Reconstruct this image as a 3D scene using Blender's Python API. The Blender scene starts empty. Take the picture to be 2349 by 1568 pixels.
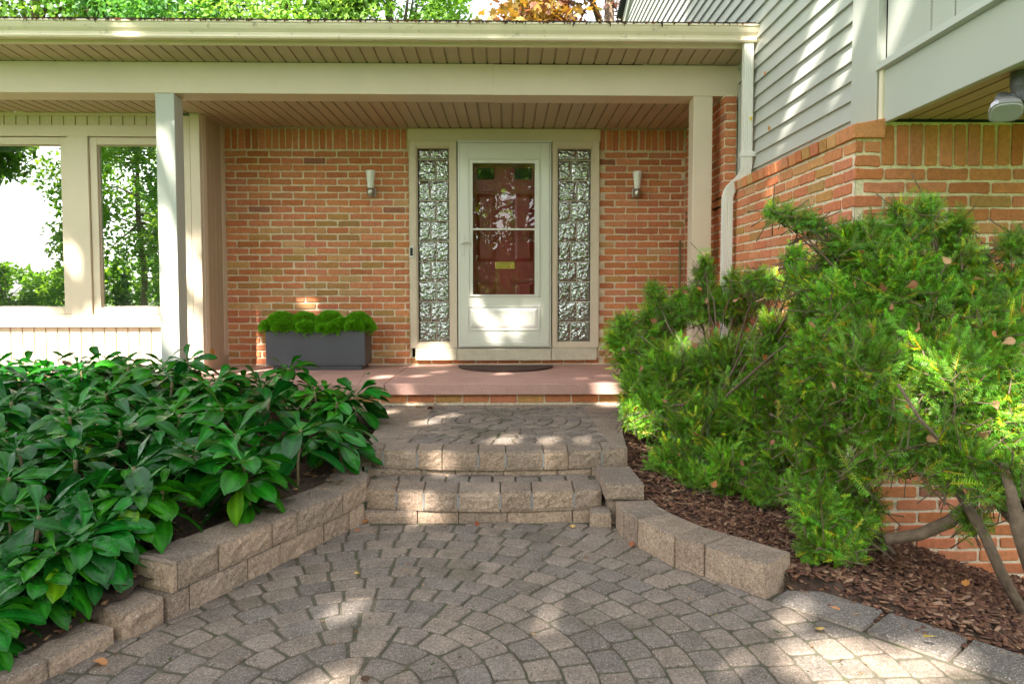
import bpy, math, random
import numpy as np
from mathutils import Vector, Matrix
R = math.radians
rng = np.random.default_rng(7)
random.seed(7)
SC = bpy.context.scene
COL = SC.collection

# ------------------------------------------------------------------ camera
EYE = 1.24
cam = bpy.data.cameras.new("camera"); camo = bpy.data.objects.new("camera", cam); COL.objects.link(camo)
camo.location = (0, 0, EYE); camo.rotation_euler = (R(90 - 2.7), 0, R(-1.16))
cam.sensor_width = 36; cam.lens = 36 * 1620 / 2349
cam.shift_x = -25.5 / 2349; cam.shift_y = -42.6 / 2349
cam.clip_start = .05; cam.clip_end = 600
SC.camera = camo
# ------------------------------------------------------------------ sky, sun, exposure
SUND = np.array([.50, 1.0, -1.20]); SUND /= np.linalg.norm(SUND)       # the way the light travels
elev = math.asin(-SUND[2])
wd = bpy.data.worlds.new("World"); SC.world = wd; wd.use_nodes = True
nt = wd.node_tree; sky = nt.nodes.new("ShaderNodeTexSky"); sky.sky_type = 'NISHITA'; sky.sun_disc = False
sky.sun_elevation = elev; sky.sun_rotation = math.atan2(-SUND[0], -SUND[1]); sky.air_density = 1.0; sky.dust_density = 2.2; sky.ozone_density = .9
bg = nt.nodes["Background"]; bg.inputs[1].default_value = .125
hs = nt.nodes.new("ShaderNodeHueSaturation"); hs.inputs["Saturation"].default_value = .22
nt.links.new(sky.outputs[0], hs.inputs["Color"]); nt.links.new(hs.outputs[0], bg.inputs[0])
sun = bpy.data.lights.new("sun", 'SUN'); sun.energy = 5.0; sun.angle = R(.53); sun.color = (1, .93, .82)
suno = bpy.data.objects.new("sun", sun); COL.objects.link(suno)
suno.rotation_euler = Vector(SUND).to_track_quat('-Z', 'Y').to_euler()
SC.view_settings.view_transform = 'Standard'; SC.view_settings.look = 'None'
SC.view_settings.exposure = 2.27; SC.view_settings.gamma = 1
SC.cycles.max_bounces = 10; SC.cycles.diffuse_bounces = 5; SC.cycles.transparent_max_bounces = 12
SC.cycles.use_denoising = True; SC.cycles.use_adaptive_sampling = False; SC.cycles.caustics_reflective = False; SC.cycles.caustics_refractive = False

# ------------------------------------------------------------------ measuring from the photograph (2349 px wide)
_F = 1620.; _T = R(2.7); _P = R(1.16)
_fw = np.array([math.sin(_P) * math.cos(_T), math.cos(_P) * math.cos(_T), -math.sin(_T)])
_rt = np.array([math.cos(_P), -math.sin(_P), 0]); _up = np.cross(_rt, _fw); _C = np.array([0, 0, EYE])
_PY = 665 + _F * math.tan(_T)
def _ray(x, y): return _fw + _rt * (x - 1200) / _F - _up * (y - _PY) / _F
def onX(x, y, X): r = _ray(x, y); return _C + r * (X / r[0])
def onY(x, y, Y): r = _ray(x, y); return _C + r * (Y / r[1])
def onZ(x, y, Z): r = _ray(x, y); return _C + r * ((Z - EYE) / r[2])

# ------------------------------------------------------------------ materials
def mat(name, base=(.5, .5, .5), rough=.6, attr=False, var=.12, vs=6, bump=0, bs=40, metal=0, spec=.5, speck=None, stain=None, coat=0, detail=6, grit=None):
    m = bpy.data.materials.new(name); m.use_nodes = True; n = m.node_tree.nodes; l = m.node_tree.links
    p = n["Principled BSDF"]; p.inputs["Roughness"].default_value = rough; p.inputs["Metallic"].default_value = metal
    p.inputs["Specular IOR Level"].default_value = spec; p.inputs["Coat Weight"].default_value = coat
    tc = n.new("ShaderNodeTexCoord")
    if attr: a = n.new("ShaderNodeAttribute"); a.attribute_name = "Col"; c = a.outputs["Color"]
    else: a = n.new("ShaderNodeRGB"); a.outputs[0].default_value = (*base, 1); c = a.outputs[0]
    def noise(s, d=detail, r=.6):
        q = n.new("ShaderNodeTexNoise"); q.inputs["Scale"].default_value = s; q.inputs["Detail"].default_value = d; q.inputs["Roughness"].default_value = r
        l.new(tc.outputs["Object"], q.inputs["Vector"]); return q.outputs["Fac"]
    def mrange(f, a0, a1, b0, b1):
        q = n.new("ShaderNodeMapRange"); q.inputs[1].default_value = a0; q.inputs[2].default_value = a1; q.inputs[3].default_value = b0; q.inputs[4].default_value = b1
        l.new(f, q.inputs[0]); return q.outputs[0]
    def mix(f, c1, c2, mode='MIX'):
        q = n.new("ShaderNodeMix"); q.data_type = 'RGBA'; q.blend_type = mode
        if isinstance(f, (int, float)): q.inputs[0].default_value = f
        else: l.new(f, q.inputs[0])
        for s, k in ((c1, 6), (c2, 7)):
            if isinstance(s, tuple): q.inputs[k].default_value = (*s, 1)
            else: l.new(s, q.inputs[k])
        return q.outputs[2]
    if var:
        v = mrange(noise(vs), .25, .75, 1 - var, 1 + var); h = n.new("ShaderNodeCombineColor")
        for i in range(3): l.new(v, h.inputs[i])
        c = mix(1.0, c, h.outputs[0], 'MULTIPLY')
    if grit:                       # (scale, amount): fine dark and light grain in the material itself
        v = mrange(noise(grit[0], 5, .75), .32, .68, 1 - grit[1], 1 + grit[1]); h = n.new("ShaderNodeCombineColor")
        for i in range(3): l.new(v, h.inputs[i])
        c = mix(1.0, c, h.outputs[0], 'MULTIPLY')
    if speck:                      # (scale, colour, amount 0..1): grains of aggregate
        for (ss, sc_, am) in speck:
            vo = n.new("ShaderNodeTexVoronoi"); vo.inputs["Scale"].default_value = ss; l.new(tc.outputs["Object"], vo.inputs["Vector"])
            f = mrange(vo.outputs["Distance"], .12, .26, am, 0); c = mix(f, c, sc_)
    if stain:                      # (scale, threshold, colour, amount)
        for (ss, th, sc_, am) in stain:
            f = mrange(noise(ss, 8, .65), th, th + .12, 0, am); c = mix(f, c, sc_)
    l.new(c, p.inputs["Base Color"])
    if bump:
        b = n.new("ShaderNodeBump"); b.inputs["Strength"].default_value = 1; b.inputs["Distance"].default_value = bump
        l.new(noise(bs, 8, .7), b.inputs["Height"]); l.new(b.outputs[0], p.inputs["Normal"])
    return m

def leafmat(name, trans=.35, rough=.4, spec=.5, tint=(1.3, 1.25, .5), rib=False):
    m = bpy.data.materials.new(name); m.use_nodes = True; n = m.node_tree.nodes; l = m.node_tree.links
    p = n["Principled BSDF"]; p.inputs["Roughness"].default_value = rough; p.inputs["Specular IOR Level"].default_value = spec
    a = n.new("ShaderNodeAttribute"); a.attribute_name = "Col"
    t = n.new("ShaderNodeBsdfTranslucent"); mx = n.new("ShaderNodeMixShader"); mx.inputs[0].default_value = trans
    q = n.new("ShaderNodeMix"); q.data_type = 'RGBA'; q.blend_type = 'MULTIPLY'; q.inputs[0].default_value = 1; q.inputs[7].default_value = (*tint, 1)
    l.new(a.outputs[0], p.inputs["Base Color"]); l.new(a.outputs[0], q.inputs[6]); l.new(q.outputs[2], t.inputs[0])
    if rib:
        tc = n.new("ShaderNodeTexCoord"); no = n.new("ShaderNodeTexNoise"); no.inputs["Scale"].default_value = 55; no.inputs["Detail"].default_value = 3
        l.new(tc.outputs["Object"], no.inputs["Vector"]); b = n.new("ShaderNodeBump"); b.inputs["Distance"].default_value = .004; b.inputs["Strength"].default_value = .8
        l.new(no.outputs[0], b.inputs["Height"]); l.new(b.outputs[0], p.inputs["Normal"])
    l.new(p.outputs[0], mx.inputs[1]); l.new(t.outputs[0], mx.inputs[2]); l.new(mx.outputs[0], n["Material Output"].inputs[0])
    return m

def glassmat(name, refl=.16, tint=(.9, .93, .92), bump=0, bs=3):
    m = bpy.data.materials.new(name); m.use_nodes = True; n = m.node_tree.nodes; l = m.node_tree.links
    n.remove(n["Principled BSDF"])
    g = n.new("ShaderNodeBsdfGlossy"); g.inputs["Roughness"].default_value = 0.0
    t = n.new("ShaderNodeBsdfTransparent"); t.inputs[0].default_value = (*tint, 1)
    fr = n.new("ShaderNodeLayerWeight"); fr.inputs[0].default_value = .5
    mr = n.new("ShaderNodeMapRange"); mr.inputs[3].default_value = refl; mr.inputs[4].default_value = 1.0
    mx = n.new("ShaderNodeMixShader"); pw = n.new("ShaderNodeMath"); pw.operation = 'POWER'; pw.inputs[1].default_value = 4.5; l.new(fr.outputs["Facing"], pw.inputs[0]); l.new(pw.outputs[0], mr.inputs[0])
    l.new(mr.outputs[0], mx.inputs[0]); l.new(t.outputs[0], mx.inputs[1]); l.new(g.outputs[0], mx.inputs[2])
    if bump:
        tc = n.new("ShaderNodeTexCoord"); no = n.new("ShaderNodeTexNoise"); no.inputs["Scale"].default_value = bs; no.inputs["Detail"].default_value = 1
        l.new(tc.outputs["Object"], no.inputs["Vector"]); b = n.new("ShaderNodeBump"); b.inputs["Distance"].default_value = bump
        l.new(no.outputs[0], b.inputs["Height"]); l.new(b.outputs[0], g.inputs["Normal"])
    l.new(mx.outputs[0], n["Material Output"].inputs[0]); return m

def blockglass(name):
    m = bpy.data.materials.new(name); m.use_nodes = True; n = m.node_tree.nodes; l = m.node_tree.links
    p = n["Principled BSDF"]; p.inputs["Base Color"].default_value = (.05, .062, .05, 1); p.inputs["Roughness"].default_value = .3
    g = n.new("ShaderNodeBsdfGlossy"); g.inputs["Roughness"].default_value = .0; g.inputs[0].default_value = (.93, .96, .94, 1)
    mx = n.new("ShaderNodeMixShader"); mx.inputs[0].default_value = .34
    tc = n.new("ShaderNodeTexCoord"); no = n.new("ShaderNodeTexNoise"); no.inputs["Scale"].default_value = 26; no.inputs["Detail"].default_value = 1.5
    l.new(tc.outputs["Object"], no.inputs["Vector"]); ad = n.new("ShaderNodeMix"); ad.data_type = 'VECTOR'; ad.inputs[0].default_value = .045
    l.new(tc.outputs["Object"], ad.inputs[4]); l.new(no.outputs["Color"], ad.inputs[5])
    vo = n.new("ShaderNodeTexVoronoi"); vo.feature = 'SMOOTH_F1'; vo.inputs["Scale"].default_value = 34; vo.inputs["Smoothness"].default_value = .55; l.new(ad.outputs[1], vo.inputs["Vector"])
    sq = n.new("ShaderNodeMath"); sq.operation = 'POWER'; sq.inputs[1].default_value = 1.6; l.new(vo.outputs["Distance"], sq.inputs[0])
    b = n.new("ShaderNodeBump"); b.inputs["Distance"].default_value = .011; b.inputs["Strength"].default_value = 1; b.invert = True
    l.new(sq.outputs[0], b.inputs["Height"])
    l.new(b.outputs[0], g.inputs["Normal"]); l.new(b.outputs[0], p.inputs["Normal"])
    l.new(p.outputs[0], mx.inputs[1]); l.new(g.outputs[0], mx.inputs[2]); l.new(mx.outputs[0], n["Material Output"].inputs[0]); return m

M = {}
M['brick'] = mat("fired_brick", attr=True, rough=.85, var=.16, vs=28, grit=(70, .16), bump=.0025, bs=120, spec=.25, stain=[(45, .66, (.12, .06, .035), .5)])
M['mortar'] = mat("lime_mortar", (.72, .615, .455), rough=.95, var=.16, vs=14, grit=(60, .2), bump=.002, bs=180, spec=.2)
M['trim'] = mat("beige_painted_metal", (.68, .57, .44), rough=.42, var=.06, vs=2.2, bump=.0006, bs=7, stain=[(11, .68, (.36, .31, .2), .35), (60, .74, (.2, .16, .1), .5)])
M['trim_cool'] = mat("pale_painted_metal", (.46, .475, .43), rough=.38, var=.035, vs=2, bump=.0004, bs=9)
M['gutter'] = mat("ivory_gutter_metal", (.80, .70, .54), rough=.35, var=.06, vs=5, stain=[(16, .6, (.16, .10, .06), .55)])
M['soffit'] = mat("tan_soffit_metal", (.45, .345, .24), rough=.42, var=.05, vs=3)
M['cream'] = mat("cream_painted_wood", (.66, .555, .425), rough=.5, var=.06, vs=12, bump=.0006, bs=40)
M['siding'] = mat("grey_siding", (.45, .46, .425), rough=.34, var=.05, vs=3, stain=[(26, .68, (.2, .19, .15), .5)], bump=.0006, bs=14)
M['door'] = mat("satin_storm_door", (.71, .69, .65), rough=.3, var=.02, metal=.25)
M['red'] = mat("dark_red_paint", (.24, .018, .022), rough=.35, var=.08)
M['darkglass'] = mat("dark_lite", (.012, .012, .014), rough=.08, var=0)
M['brass'] = mat("polished_brass", (.72, .48, .16), rough=.22, metal=1, var=.05)
M['nickel'] = mat("brushed_nickel", (.42, .40, .36), rough=.32, metal=1, var=.08)
M['white'] = mat("white_enamel", (.76, .75, .70), rough=.25, var=.02)
M['opal'] = mat("opal_glass", (.82, .83, .82), rough=.12, var=.0)
M['black'] = mat("black_plastic", (.015, .015, .016), rough=.2, var=0)
M['lime'] = mat("limestone", (.56, .50, .38), rough=.8, var=.12, vs=9, grit=(55, .14), bump=.001, bs=90, stain=[(7, .6, (.38, .31, .2), .4)])
M['slab'] = mat("pink_painted_concrete", (.46, .27, .225), rough=.7, var=.1, vs=4, grit=(60, .12), bump=.0015, bs=70, stain=[(5, .62, (.34, .2, .17), .4)])
M['stone'] = mat("split_concrete_block", attr=True, rough=.95, var=.22, vs=9, bump=.009, bs=42, spec=.2, grit=(75, .42), speck=[(105, (.62, .57, .5), .75), (80, (.08, .075, .07), .7)], stain=[(6, .62, (.13, .11, .065), .4)])
M['paver'] = mat("tumbled_paver", attr=True, rough=.93, var=.24, vs=10, bump=.0035, bs=110, spec=.25, grit=(80, .36), speck=[(110, (.5, .46, .42), .7), (85, (.05, .048, .048), .7)], stain=[(2.2, .55, (.075, .07, .04), .5), (11, .64, (.05, .055, .025), .5)])
M['joint'] = mat("mossy_joint_sand", (.095, .085, .058), rough=1, var=.35, vs=20, bump=.004, bs=150, stain=[(9, .55, (.05, .075, .015), .8)])
M['strip'] = mat("galvanised_strip", (.30, .32, .35), rough=.45, metal=.4, var=.12, vs=30)
M['soil'] = mat("dark_soil", (.075, .046, .03), rough=1, var=.4, vs=30, bump=.02, bs=40)
M['chip'] = mat("bark_chip", attr=True, rough=.9, var=.3, vs=60, spec=.25)
M['bark'] = mat("tree_bark", (.17, .125, .085), rough=.95, var=.35, vs=18, bump=.012, bs=45)
M['yewbark'] = mat("yew_bark", (.15, .105, .07), rough=.9, var=.35, vs=30, bump=.006, bs=80, stain=[(30, .6, (.28, .26, .16), .5)])
M['planter'] = mat("charcoal_planter_metal", (.058, .060, .072), rough=.42, var=.08, vs=3, stain=[(9, .66, (.13, .12, .11), .35)])
M['mat'] = mat("brown_coir", (.07, .038, .028), rough=1, var=.4, vs=60, bump=.006, bs=200)
M['shingle'] = mat("black_shingle", (.02, .02, .024), rough=.8, var=.4, vs=20, bump=.004, bs=60)
M['debris'] = mat("rotted_leaf_litter", (.05, .03, .02), rough=1, var=.5, vs=40)
M['blind'] = mat("grey_blind_slat", (.30, .31, .33), rough=.5, var=.05)
M['dark'] = mat("dim_room", (.03, .03, .032), rough=.9, var=0)
M['olive'] = mat("olive_wood", (.19, .15, .07), rough=.7, var=.2, vs=20)
M['grass'] = mat("lawn_grass", (.10, .19, .03), rough=.9, var=.35, vs=.6, bump=.05, bs=8)
M['gun'] = mat("grey_cast_metal", (.10, .10, .105), rough=.45, metal=.3, var=.08)
M['silver'] = mat("silver_plastic", (.55, .55, .57), rough=.25, metal=.6, var=.03)
M['lens'] = mat("frosted_lens", (.30, .31, .30), rough=.25, var=.04)
M['pane'] = glassmat("window_glass", .38)
M['storm'] = glassmat("storm_glass", .05, tint=(.96, .97, .96), bump=.0006, bs=5)
M['block'] = blockglass("wavy_glass_block")
M['leaf'] = leafmat("broad_glossy_leaf", .16, .24, .34, rib=True)
M['yew'] = leafmat("yew_needle", .28, .38, .5)
M['box'] = leafmat("bright_conifer", .3, .5, .4)
M['tree'] = leafmat("tree_leaf", .5, .45, .4, (1.35, 1.25, .6))
M['maple'] = leafmat("maple_leaf", .45, .45, .4, (1.5, 1.2, .6))
M['dry'] = leafmat("dry_leaf", .25, .6, .3, (1.2, 1.1, .8))

# ------------------------------------------------------------------ mesh helpers
class B:
    def __init__(s): s.v = []; s.f = []; s.c = []
    def add(s, v, f, col=None):
        o = len(s.v); s.v += [tuple(map(float, p)) for p in v]; s.f += [tuple(o + i for i in q) for q in f]
        s.c += [tuple(col) if col is not None else (.5, .5, .5)] * len(v); return s
    def box(s, x0, x1, y0, y1, z0, z1, col=None):
        v = [(x, y, z) for z in (z0, z1) for y in (y0, y1) for x in (x0, x1)]
        return s.add(v, [(0, 2, 3, 1), (4, 5, 7, 6), (0, 1, 5, 4), (2, 6, 7, 3), (0, 4, 6, 2), (1, 3, 7, 5)], col)
    def frame(s, x0, x1, z0, z1, wl, wr, wt, wb, y0, y1):
        s.box(x0, x0 + wl, y0, y1, z0, z1); s.box(x1 - wr, x1, y0, y1, z0, z1)
        s.box(x0 + wl, x1 - wr, y0, y1, z1 - wt, z1); s.box(x0 + wl, x1 - wr, y0, y1, z0, z0 + wb); return s
    def prism(s, poly, z0, z1, col=None):                    # poly in plan, counter-clockwise
        n = len(poly); v = [(x, y, z0) for x, y in poly] + [(x, y, z1) for x, y in poly]
        return s.add(v, [tuple(range(n, 2 * n)), tuple(range(n - 1, -1, -1))] + [(i, (i + 1) % n, n + (i + 1) % n, n + i) for i in range(n)], col)
    def sheet(s, P, U, V, col=None): P, U, V = map(np.array, (P, U, V)); return s.add([P, P + U, P + U + V, P + V], [(0, 1, 2, 3)], col)
    def tube(s, pts, rad, n=8, col=None, squash=1):
        pts = [np.array(p, float) for p in pts]; v = []; f = []
        for i, p in enumerate(pts):
            d = pts[min(i + 1, len(pts) - 1)] - pts[max(i - 1, 0)]; d /= np.linalg.norm(d) + 1e-9
            a = np.cross(d, (0, 0, 1) if abs(d[2]) < .9 else (1, 0, 0)); a /= np.linalg.norm(a); b = np.cross(d, a)
            r = rad[i] if hasattr(rad, '__len__') else rad
            for k in range(n):
                t = 2 * math.pi * k / n; v.append(p + r * (a * math.cos(t) + b * math.sin(t) * squash))
        for i in range(len(pts) - 1):
            for k in range(n): f.append((i * n + k, i * n + (k + 1) % n, (i + 1) * n + (k + 1) % n, (i + 1) * n + k))
        f += [tuple(range(n - 1, -1, -1)), tuple((len(pts) - 1) * n + k for k in range(n))]
        return s.add(v, f, col)
    def lathe(s, prof, c, n=24, col=None):
        v = []; f = []
        for r, z in prof:
            for k in range(n): t = 2 * math.pi * k / n; v.append((c[0] + r * math.cos(t), c[1] + r * math.sin(t), c[2] + z))
        for i in range(len(prof) - 1):
            for k in range(n): f.append((i * n + k, i * n + (k + 1) % n, (i + 1) * n + (k + 1) % n, (i + 1) * n + k))
        f += [tuple(range(n - 1, -1, -1)), tuple((len(prof) - 1) * n + k for k in range(n))]
        return s.add(v, f, col)
    def build(s, name, m, parent=None, smooth=False, bevel=0):
        me = bpy.data.meshes.new(name); me.from_pydata(s.v, [], s.f)
        a = me.attributes.new("Col", 'FLOAT_COLOR', 'POINT'); a.data.foreach_set("color", np.c_[np.array(s.c), np.ones(len(s.c))].astype(np.float32).ravel())
        return link(name, me, m, parent, smooth, bevel)
def link(name, me, m, parent=None, smooth=False, bevel=0):
    me.materials.append(m)
    if smooth: me.polygons.foreach_set("use_smooth", [True] * len(me.polygons))
    me.update(); o = bpy.data.objects.new(name, me); COL.objects.link(o)
    if parent is not None:
        o.parent = parent; o.matrix_parent_inverse = Matrix.Translation(-parent_world(parent))
    if bevel:
        b = o.modifiers.new("bevel", 'BEVEL'); b.width = bevel; b.segments = 2; b.limit_method = 'ANGLE'
    return o
def parent_world(o):
    v = Vector(o.location)
    if o.parent is not None and o.type == 'EMPTY': v += Vector(o.parent.location)
    if o.parent is not None and o.type == 'MESH': v = Vector((0, 0, 0)) + parent_world_root(o)
    return v
def parent_world_root(o):
    return Vector((0, 0, 0))
def quads(name, V, Fq, C, m, parent=None, smooth=False):
    me = bpy.data.meshes.new(name); nv, nf = len(V), len(Fq); k = Fq.shape[1]
    me.vertices.add(nv); me.loops.add(nf * k); me.polygons.add(nf)
    me.vertices.foreach_set("co", V.astype(np.float32).ravel()); me.loops.foreach_set("vertex_index", Fq.astype(np.int32).ravel())
    me.polygons.foreach_set("loop_start", np.arange(0, nf * k, k, dtype=np.int32)); me.update(calc_edges=True)
    a = me.attributes.new("Col", 'FLOAT_COLOR', 'POINT'); a.data.foreach_set("color", np.c_[C, np.ones(nv)].astype(np.float32).ravel())
    return link(name, me, m, parent, smooth)
def scatter(tv, tf, tc, Rm, T, S, tint):                          # a template copied by arrays of rotations, places, sizes, tints
    n, k = len(T), len(tv)
    V = np.einsum('nij,kj->nki', Rm, tv) * S[:, None, None] + T[:, None, :]
    Fq = tf[None] + (np.arange(n) * k)[:, None, None]
    C = tc[None] * tint[:, None, :]
    return V.reshape(-1, 3), Fq.reshape(-1, tf.shape[1]), C.reshape(-1, 3)
def frames(D, roll=None):                                       # rotation matrices whose local +Y runs along D
    D = D / np.linalg.norm(D, axis=1)[:, None]; n = len(D)
    h = rng.normal(size=(n, 3)) if roll is None else roll
    X = np.cross(D, h); X /= np.linalg.norm(X, axis=1)[:, None] + 1e-9; Z = np.cross(X, D)
    return np.stack([X, D, Z], axis=2)
def rnd(n, a=0, b=1): return rng.uniform(a, b, n)
def setp(o, label, cat, group=None, kind=None):
    if label: o["label"] = label
    if cat: o["category"] = cat
    if group: o["group"] = group
    if kind: o["kind"] = kind
    return o
def thing(name, label, cat, loc=(0, 0, 0), group=None):
    o = bpy.data.objects.new(name, None); o.location = loc; o.empty_display_size = .1; COL.objects.link(o); return setp(o, label, cat, group)
def structure(o): o["kind"] = "structure"; return o

# ------------------------------------------------------------------ the beds' soil heights
def soilL(x, y): return np.interp(y, [1.6, 2.3, 2.75, 3.6, 5.0, 5.7], [.03, .06, .165, .19, .25, .29]) + .012 * np.sin(7 * x) * np.cos(6 * y)
def edgeR(y): return np.interp(y, [1.8, 2.32, 2.61, 2.9, 3.3, 3.75, 4.4, 4.95, 5.35, 5.66], [2.15, 1.73, 1.43, 1.20, .98, .74, .70, .78, .92, .98])
def soilR(x, y): return np.minimum(soilR0(x, y), -.012 + .4 * np.maximum(0, x - edgeR(y)) + 1.6 * np.maximum(0, np.asarray(y) - 2.80))
def soilR0(x, y): return np.interp(x, [.5, .8, 1.2, 1.76, 2.22, 2.5, 3.2], [.12, .12, .05, .01, -.13, -.25, -.38]) + np.clip((y - 3.75) * .14, 0, .2) * np.interp(x, [.5, 1.7, 2], [1, .8, 0]) + .012 * np.sin(9 * x) * np.cos(8 * y)

# ------------------------------------------------------------------ ground and lawn
structure(B().box(-150, 150, -150, 150, -.9, -.5).build("ground", M['grass']))
structure(B().box(-60, 30, -45, -.6, -.45, -.12).build("lawn", M['grass']))

# ------------------------------------------------------------------ brickwork
BRK = [(.57, .21, .095), (.54, .19, .083), (.60, .235, .11), (.56, .205, .10), (.51, .175, .077), (.58, .225, .115)]
TAN = [(.53, .275, .11), (.47, .235, .085), (.55, .30, .14), (.42, .225, .085)]
def brick(b, T, u0, u1, v0, v1, col, dep=.012):
    w, h = u1 - u0, v1 - v0; rc = min(.008, h * .2, w * .2)
    pts = []
    for (cx, cy, a0) in ((u1 - rc, v1 - rc, 0), (u0 + rc, v1 - rc, 90), (u0 + rc, v0 + rc, 180), (u1 - rc, v0 + rc, 270)):
        r2 = rc * random.uniform(.6, 1.6)
        for a in (10, 80):
            pts.append((cx + r2 * math.cos(R(a0 + a)), cy + r2 * math.sin(R(a0 + a))))
        if a0 in (0, 180):          # a wavering long edge
            q = cy + (rc if a0 == 0 else -rc)
            for t in (.33, .66): pts.append(((u1 if a0 == 0 else u0) + (u0 - u1 if a0 == 0 else u1 - u0) * t, q + random.uniform(-.0022, .0022)))
    pts = [(x + random.uniform(-.001, .001), y + random.uniform(-.001, .001)) for x, y in pts]
    n = len(pts); mx, my = (u0 + u1) / 2, (v0 + v1) / 2
    tx, ty, o = random.uniform(-.008, .008), random.uniform(-.012, .012), random.uniform(-.0015, .0015)
    v = [T(x, y, -dep) for x, y in pts]
    v += [T(x, y, -.0035 + o) for x, y in pts]
    v += [T(mx + (x - mx) * (1 - .007 / w), my + (y - my) * (1 - .007 / h), o + tx * (x - mx) + ty * (y - my)) for x, y in pts]
    f = [(i, (i + 1) % n, n + (i + 1) % n, n + i) for i in range(n)] + [(n + i, n + (i + 1) % n, 2 * n + (i + 1) % n, 2 * n + i) for i in range(n)] + [tuple(range(2 * n, 3 * n))]
    b.add(v, f, col)
PIT, CRS, JNT, Z0 = .2205, .0681, .0145, .507
def bcol(z, tan=None):
    p = np.interp(z, [.4, .75, .95, 1.25, 1.75, 1.95, 2.2], [.10, .15, .26, .40, .30, .07, .0]) if tan is None else tan
    if random.random() < p: c = random.choice(TAN)
    elif random.random() < .012: c = (.34, .14, .085)
    else: c = random.choice(BRK)
    k = random.uniform(.9, 1.1); return tuple(np.array(c) * k * np.array([1, random.uniform(.94, 1.08), random.uniform(.9, 1.12)]))
def field(b, T, u0, u1, za, zb, tan=None, shift=0, ragged=False):
    k = math.ceil((za - Z0) / CRS - .2)
    while Z0 + (k + 1) * CRS - JNT < zb + .012:
        v0 = Z0 + k * CRS; u = u0 - (PIT / 2 if k % 2 else 0) + shift + random.uniform(-.006, .006)
        while u < u1:
            a, c = max(u, u0), min(u + PIT - JNT * random.uniform(.8, 1.25), u1)
            if c - a > .022: brick(b, T, a, c, v0 + random.uniform(-.0015, .0015), min(v0 + CRS - JNT + random.uniform(-.002, .002), zb), bcol(v0, tan))
            u += PIT
        k += 1
def soldiers(b, T, u0, u1, za, zb, pitch=.066, tan=0):
    n = max(1, round((u1 - u0) / pitch)); p = (u1 - u0) / n
    for i in range(n): brick(b, T, u0 + i * p, u0 + (i + 1) * p - JNT * random.uniform(.8, 1.2), za + random.uniform(-.003, .003), zb + random.uniform(-.004, .004), bcol(3, tan))
WALLY, WX, SX, FY = 7.06, 1.755, 1.90, 3.58
Tback = lambda u, v, w: (u, WALLY - w, v)                # faces the camera
Tside = lambda u, v, w: (WX - w, u, v)                   # faces left
Tfront = lambda u, v, w: (u, FY - w, v)
Tpier = lambda u, v, w: (u, 5.775 - w, v)
Tfound = lambda u, v, w: (u, 5.665 - w, v)

house = thing("brick_house", "orange brick house with beige porch, red front door and pale grey upper siding", "house", (0, 7, 0))
b = B()
field(b, Tback, -2.785, -.992, .50, 2.618); soldiers(b, Tback, -2.785, -.992, 2.625, 2.822)
field(b, Tback, .907, 1.752, .50, 2.60, shift=.05); soldiers(b, Tback, .907, 1.752, 2.625, 2.822)
field(b, Tback, -.985, .90, .50, .56, tan=.25)
fb = B(); xf = -5.0
while xf < 1.7: brick(fb, Tfound, xf, xf + .208, .335 + random.uniform(-.002, .002), .397, bcol(1, .45)); xf += PIT
fb.build("foundation", M['brick'], house)
wall = b.build("wall", M['brick'], house)
b = B(); b.sheet((-2.86, WALLY + .0075, .40), (1.895, 0, 0), (0, 0, 2.45)); b.sheet((.87, WALLY + .0075, .40), (.895, 0, 0), (0, 0, 2.45)); b.sheet((-.99, WALLY + .007, .40), (1.895, 0, 0), (0, 0, .17))
b.sheet((-7, 5.672, .1), (8.76, 0, 0), (0, 0, .306)); b.box(-2.785, 1.75, WALLY - .012, WALLY + .01, .488, .506)
b.build("mortar_bed", M['mortar'], wall)
# right wing: side brick below a ledge, full height inside the porch, brick front near the camera
LZ = 2.018
b = B()
field(b, Tside, 3.585, 5.775, -.45, LZ - .02, tan=.22, shift=.03); field(b, Tside, 5.775, 7.05, .42, 2.81, tan=.04, shift=.03)
field(b, Tpier, 1.76, 1.852, LZ + .03, 2.82, tan=0); field(b, Tfront, 1.76, 4.2, -.5, 1.857, tan=.06, shift=.04); field(b, Tfront, 1.76, 1.885, 1.86, LZ - .015, tan=0, shift=-.06)
soldiers(b, Tfront, 1.895, 4.2, 1.872, 2.078, .0745)
wing = b.build("wall", M['brick'], house); wing["label"] = "side and front brick wall of the right wing"
b = B(); b.sheet((WX + .0075, 3.59, -.6), (0, 3.47, 0), (0, 0, 2.62)); b.sheet((WX + .0075, 5.785, 1.9), (0, 1.27, 0), (0, 0, .93)); b.sheet((1.7635, 5.782, 1.9), (.095, 0, 0), (0, 0, .93))
b.sheet((1.763, FY + .0075, -.6), (3, 0, 0), (0, 0, 2.69))
b.build("mortar_bed", M['mortar'], wing)
b = B(); y = 3.56                                        # rowlock ledge: headers on edge with a sloping top
while y < 5.76:
    w = .20 if y < 3.6 else random.uniform(.088, .102); c = bcol(2, .25 if y > 3.7 else 0); y1 = min(y + w, 5.77); t = random.uniform(-.004, .004)
    b.add([(1.742 + t, y, LZ - .012), (1.742 + t, y1, LZ - .012), (1.735 + t, y, LZ + .055), (1.735 + t, y1, LZ + .055), (1.895, y, LZ + .085), (1.895, y1, LZ + .085), (1.895, y, LZ - .012), (1.895, y1, LZ - .012)],
          [(0, 2, 3, 1), (2, 4, 5, 3), (0, 1, 7, 6), (0, 6, 4, 2), (1, 3, 5, 7)], c); y = y1 + .012
b.build("ledge", M['brick'], wing, bevel=.004)

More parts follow.
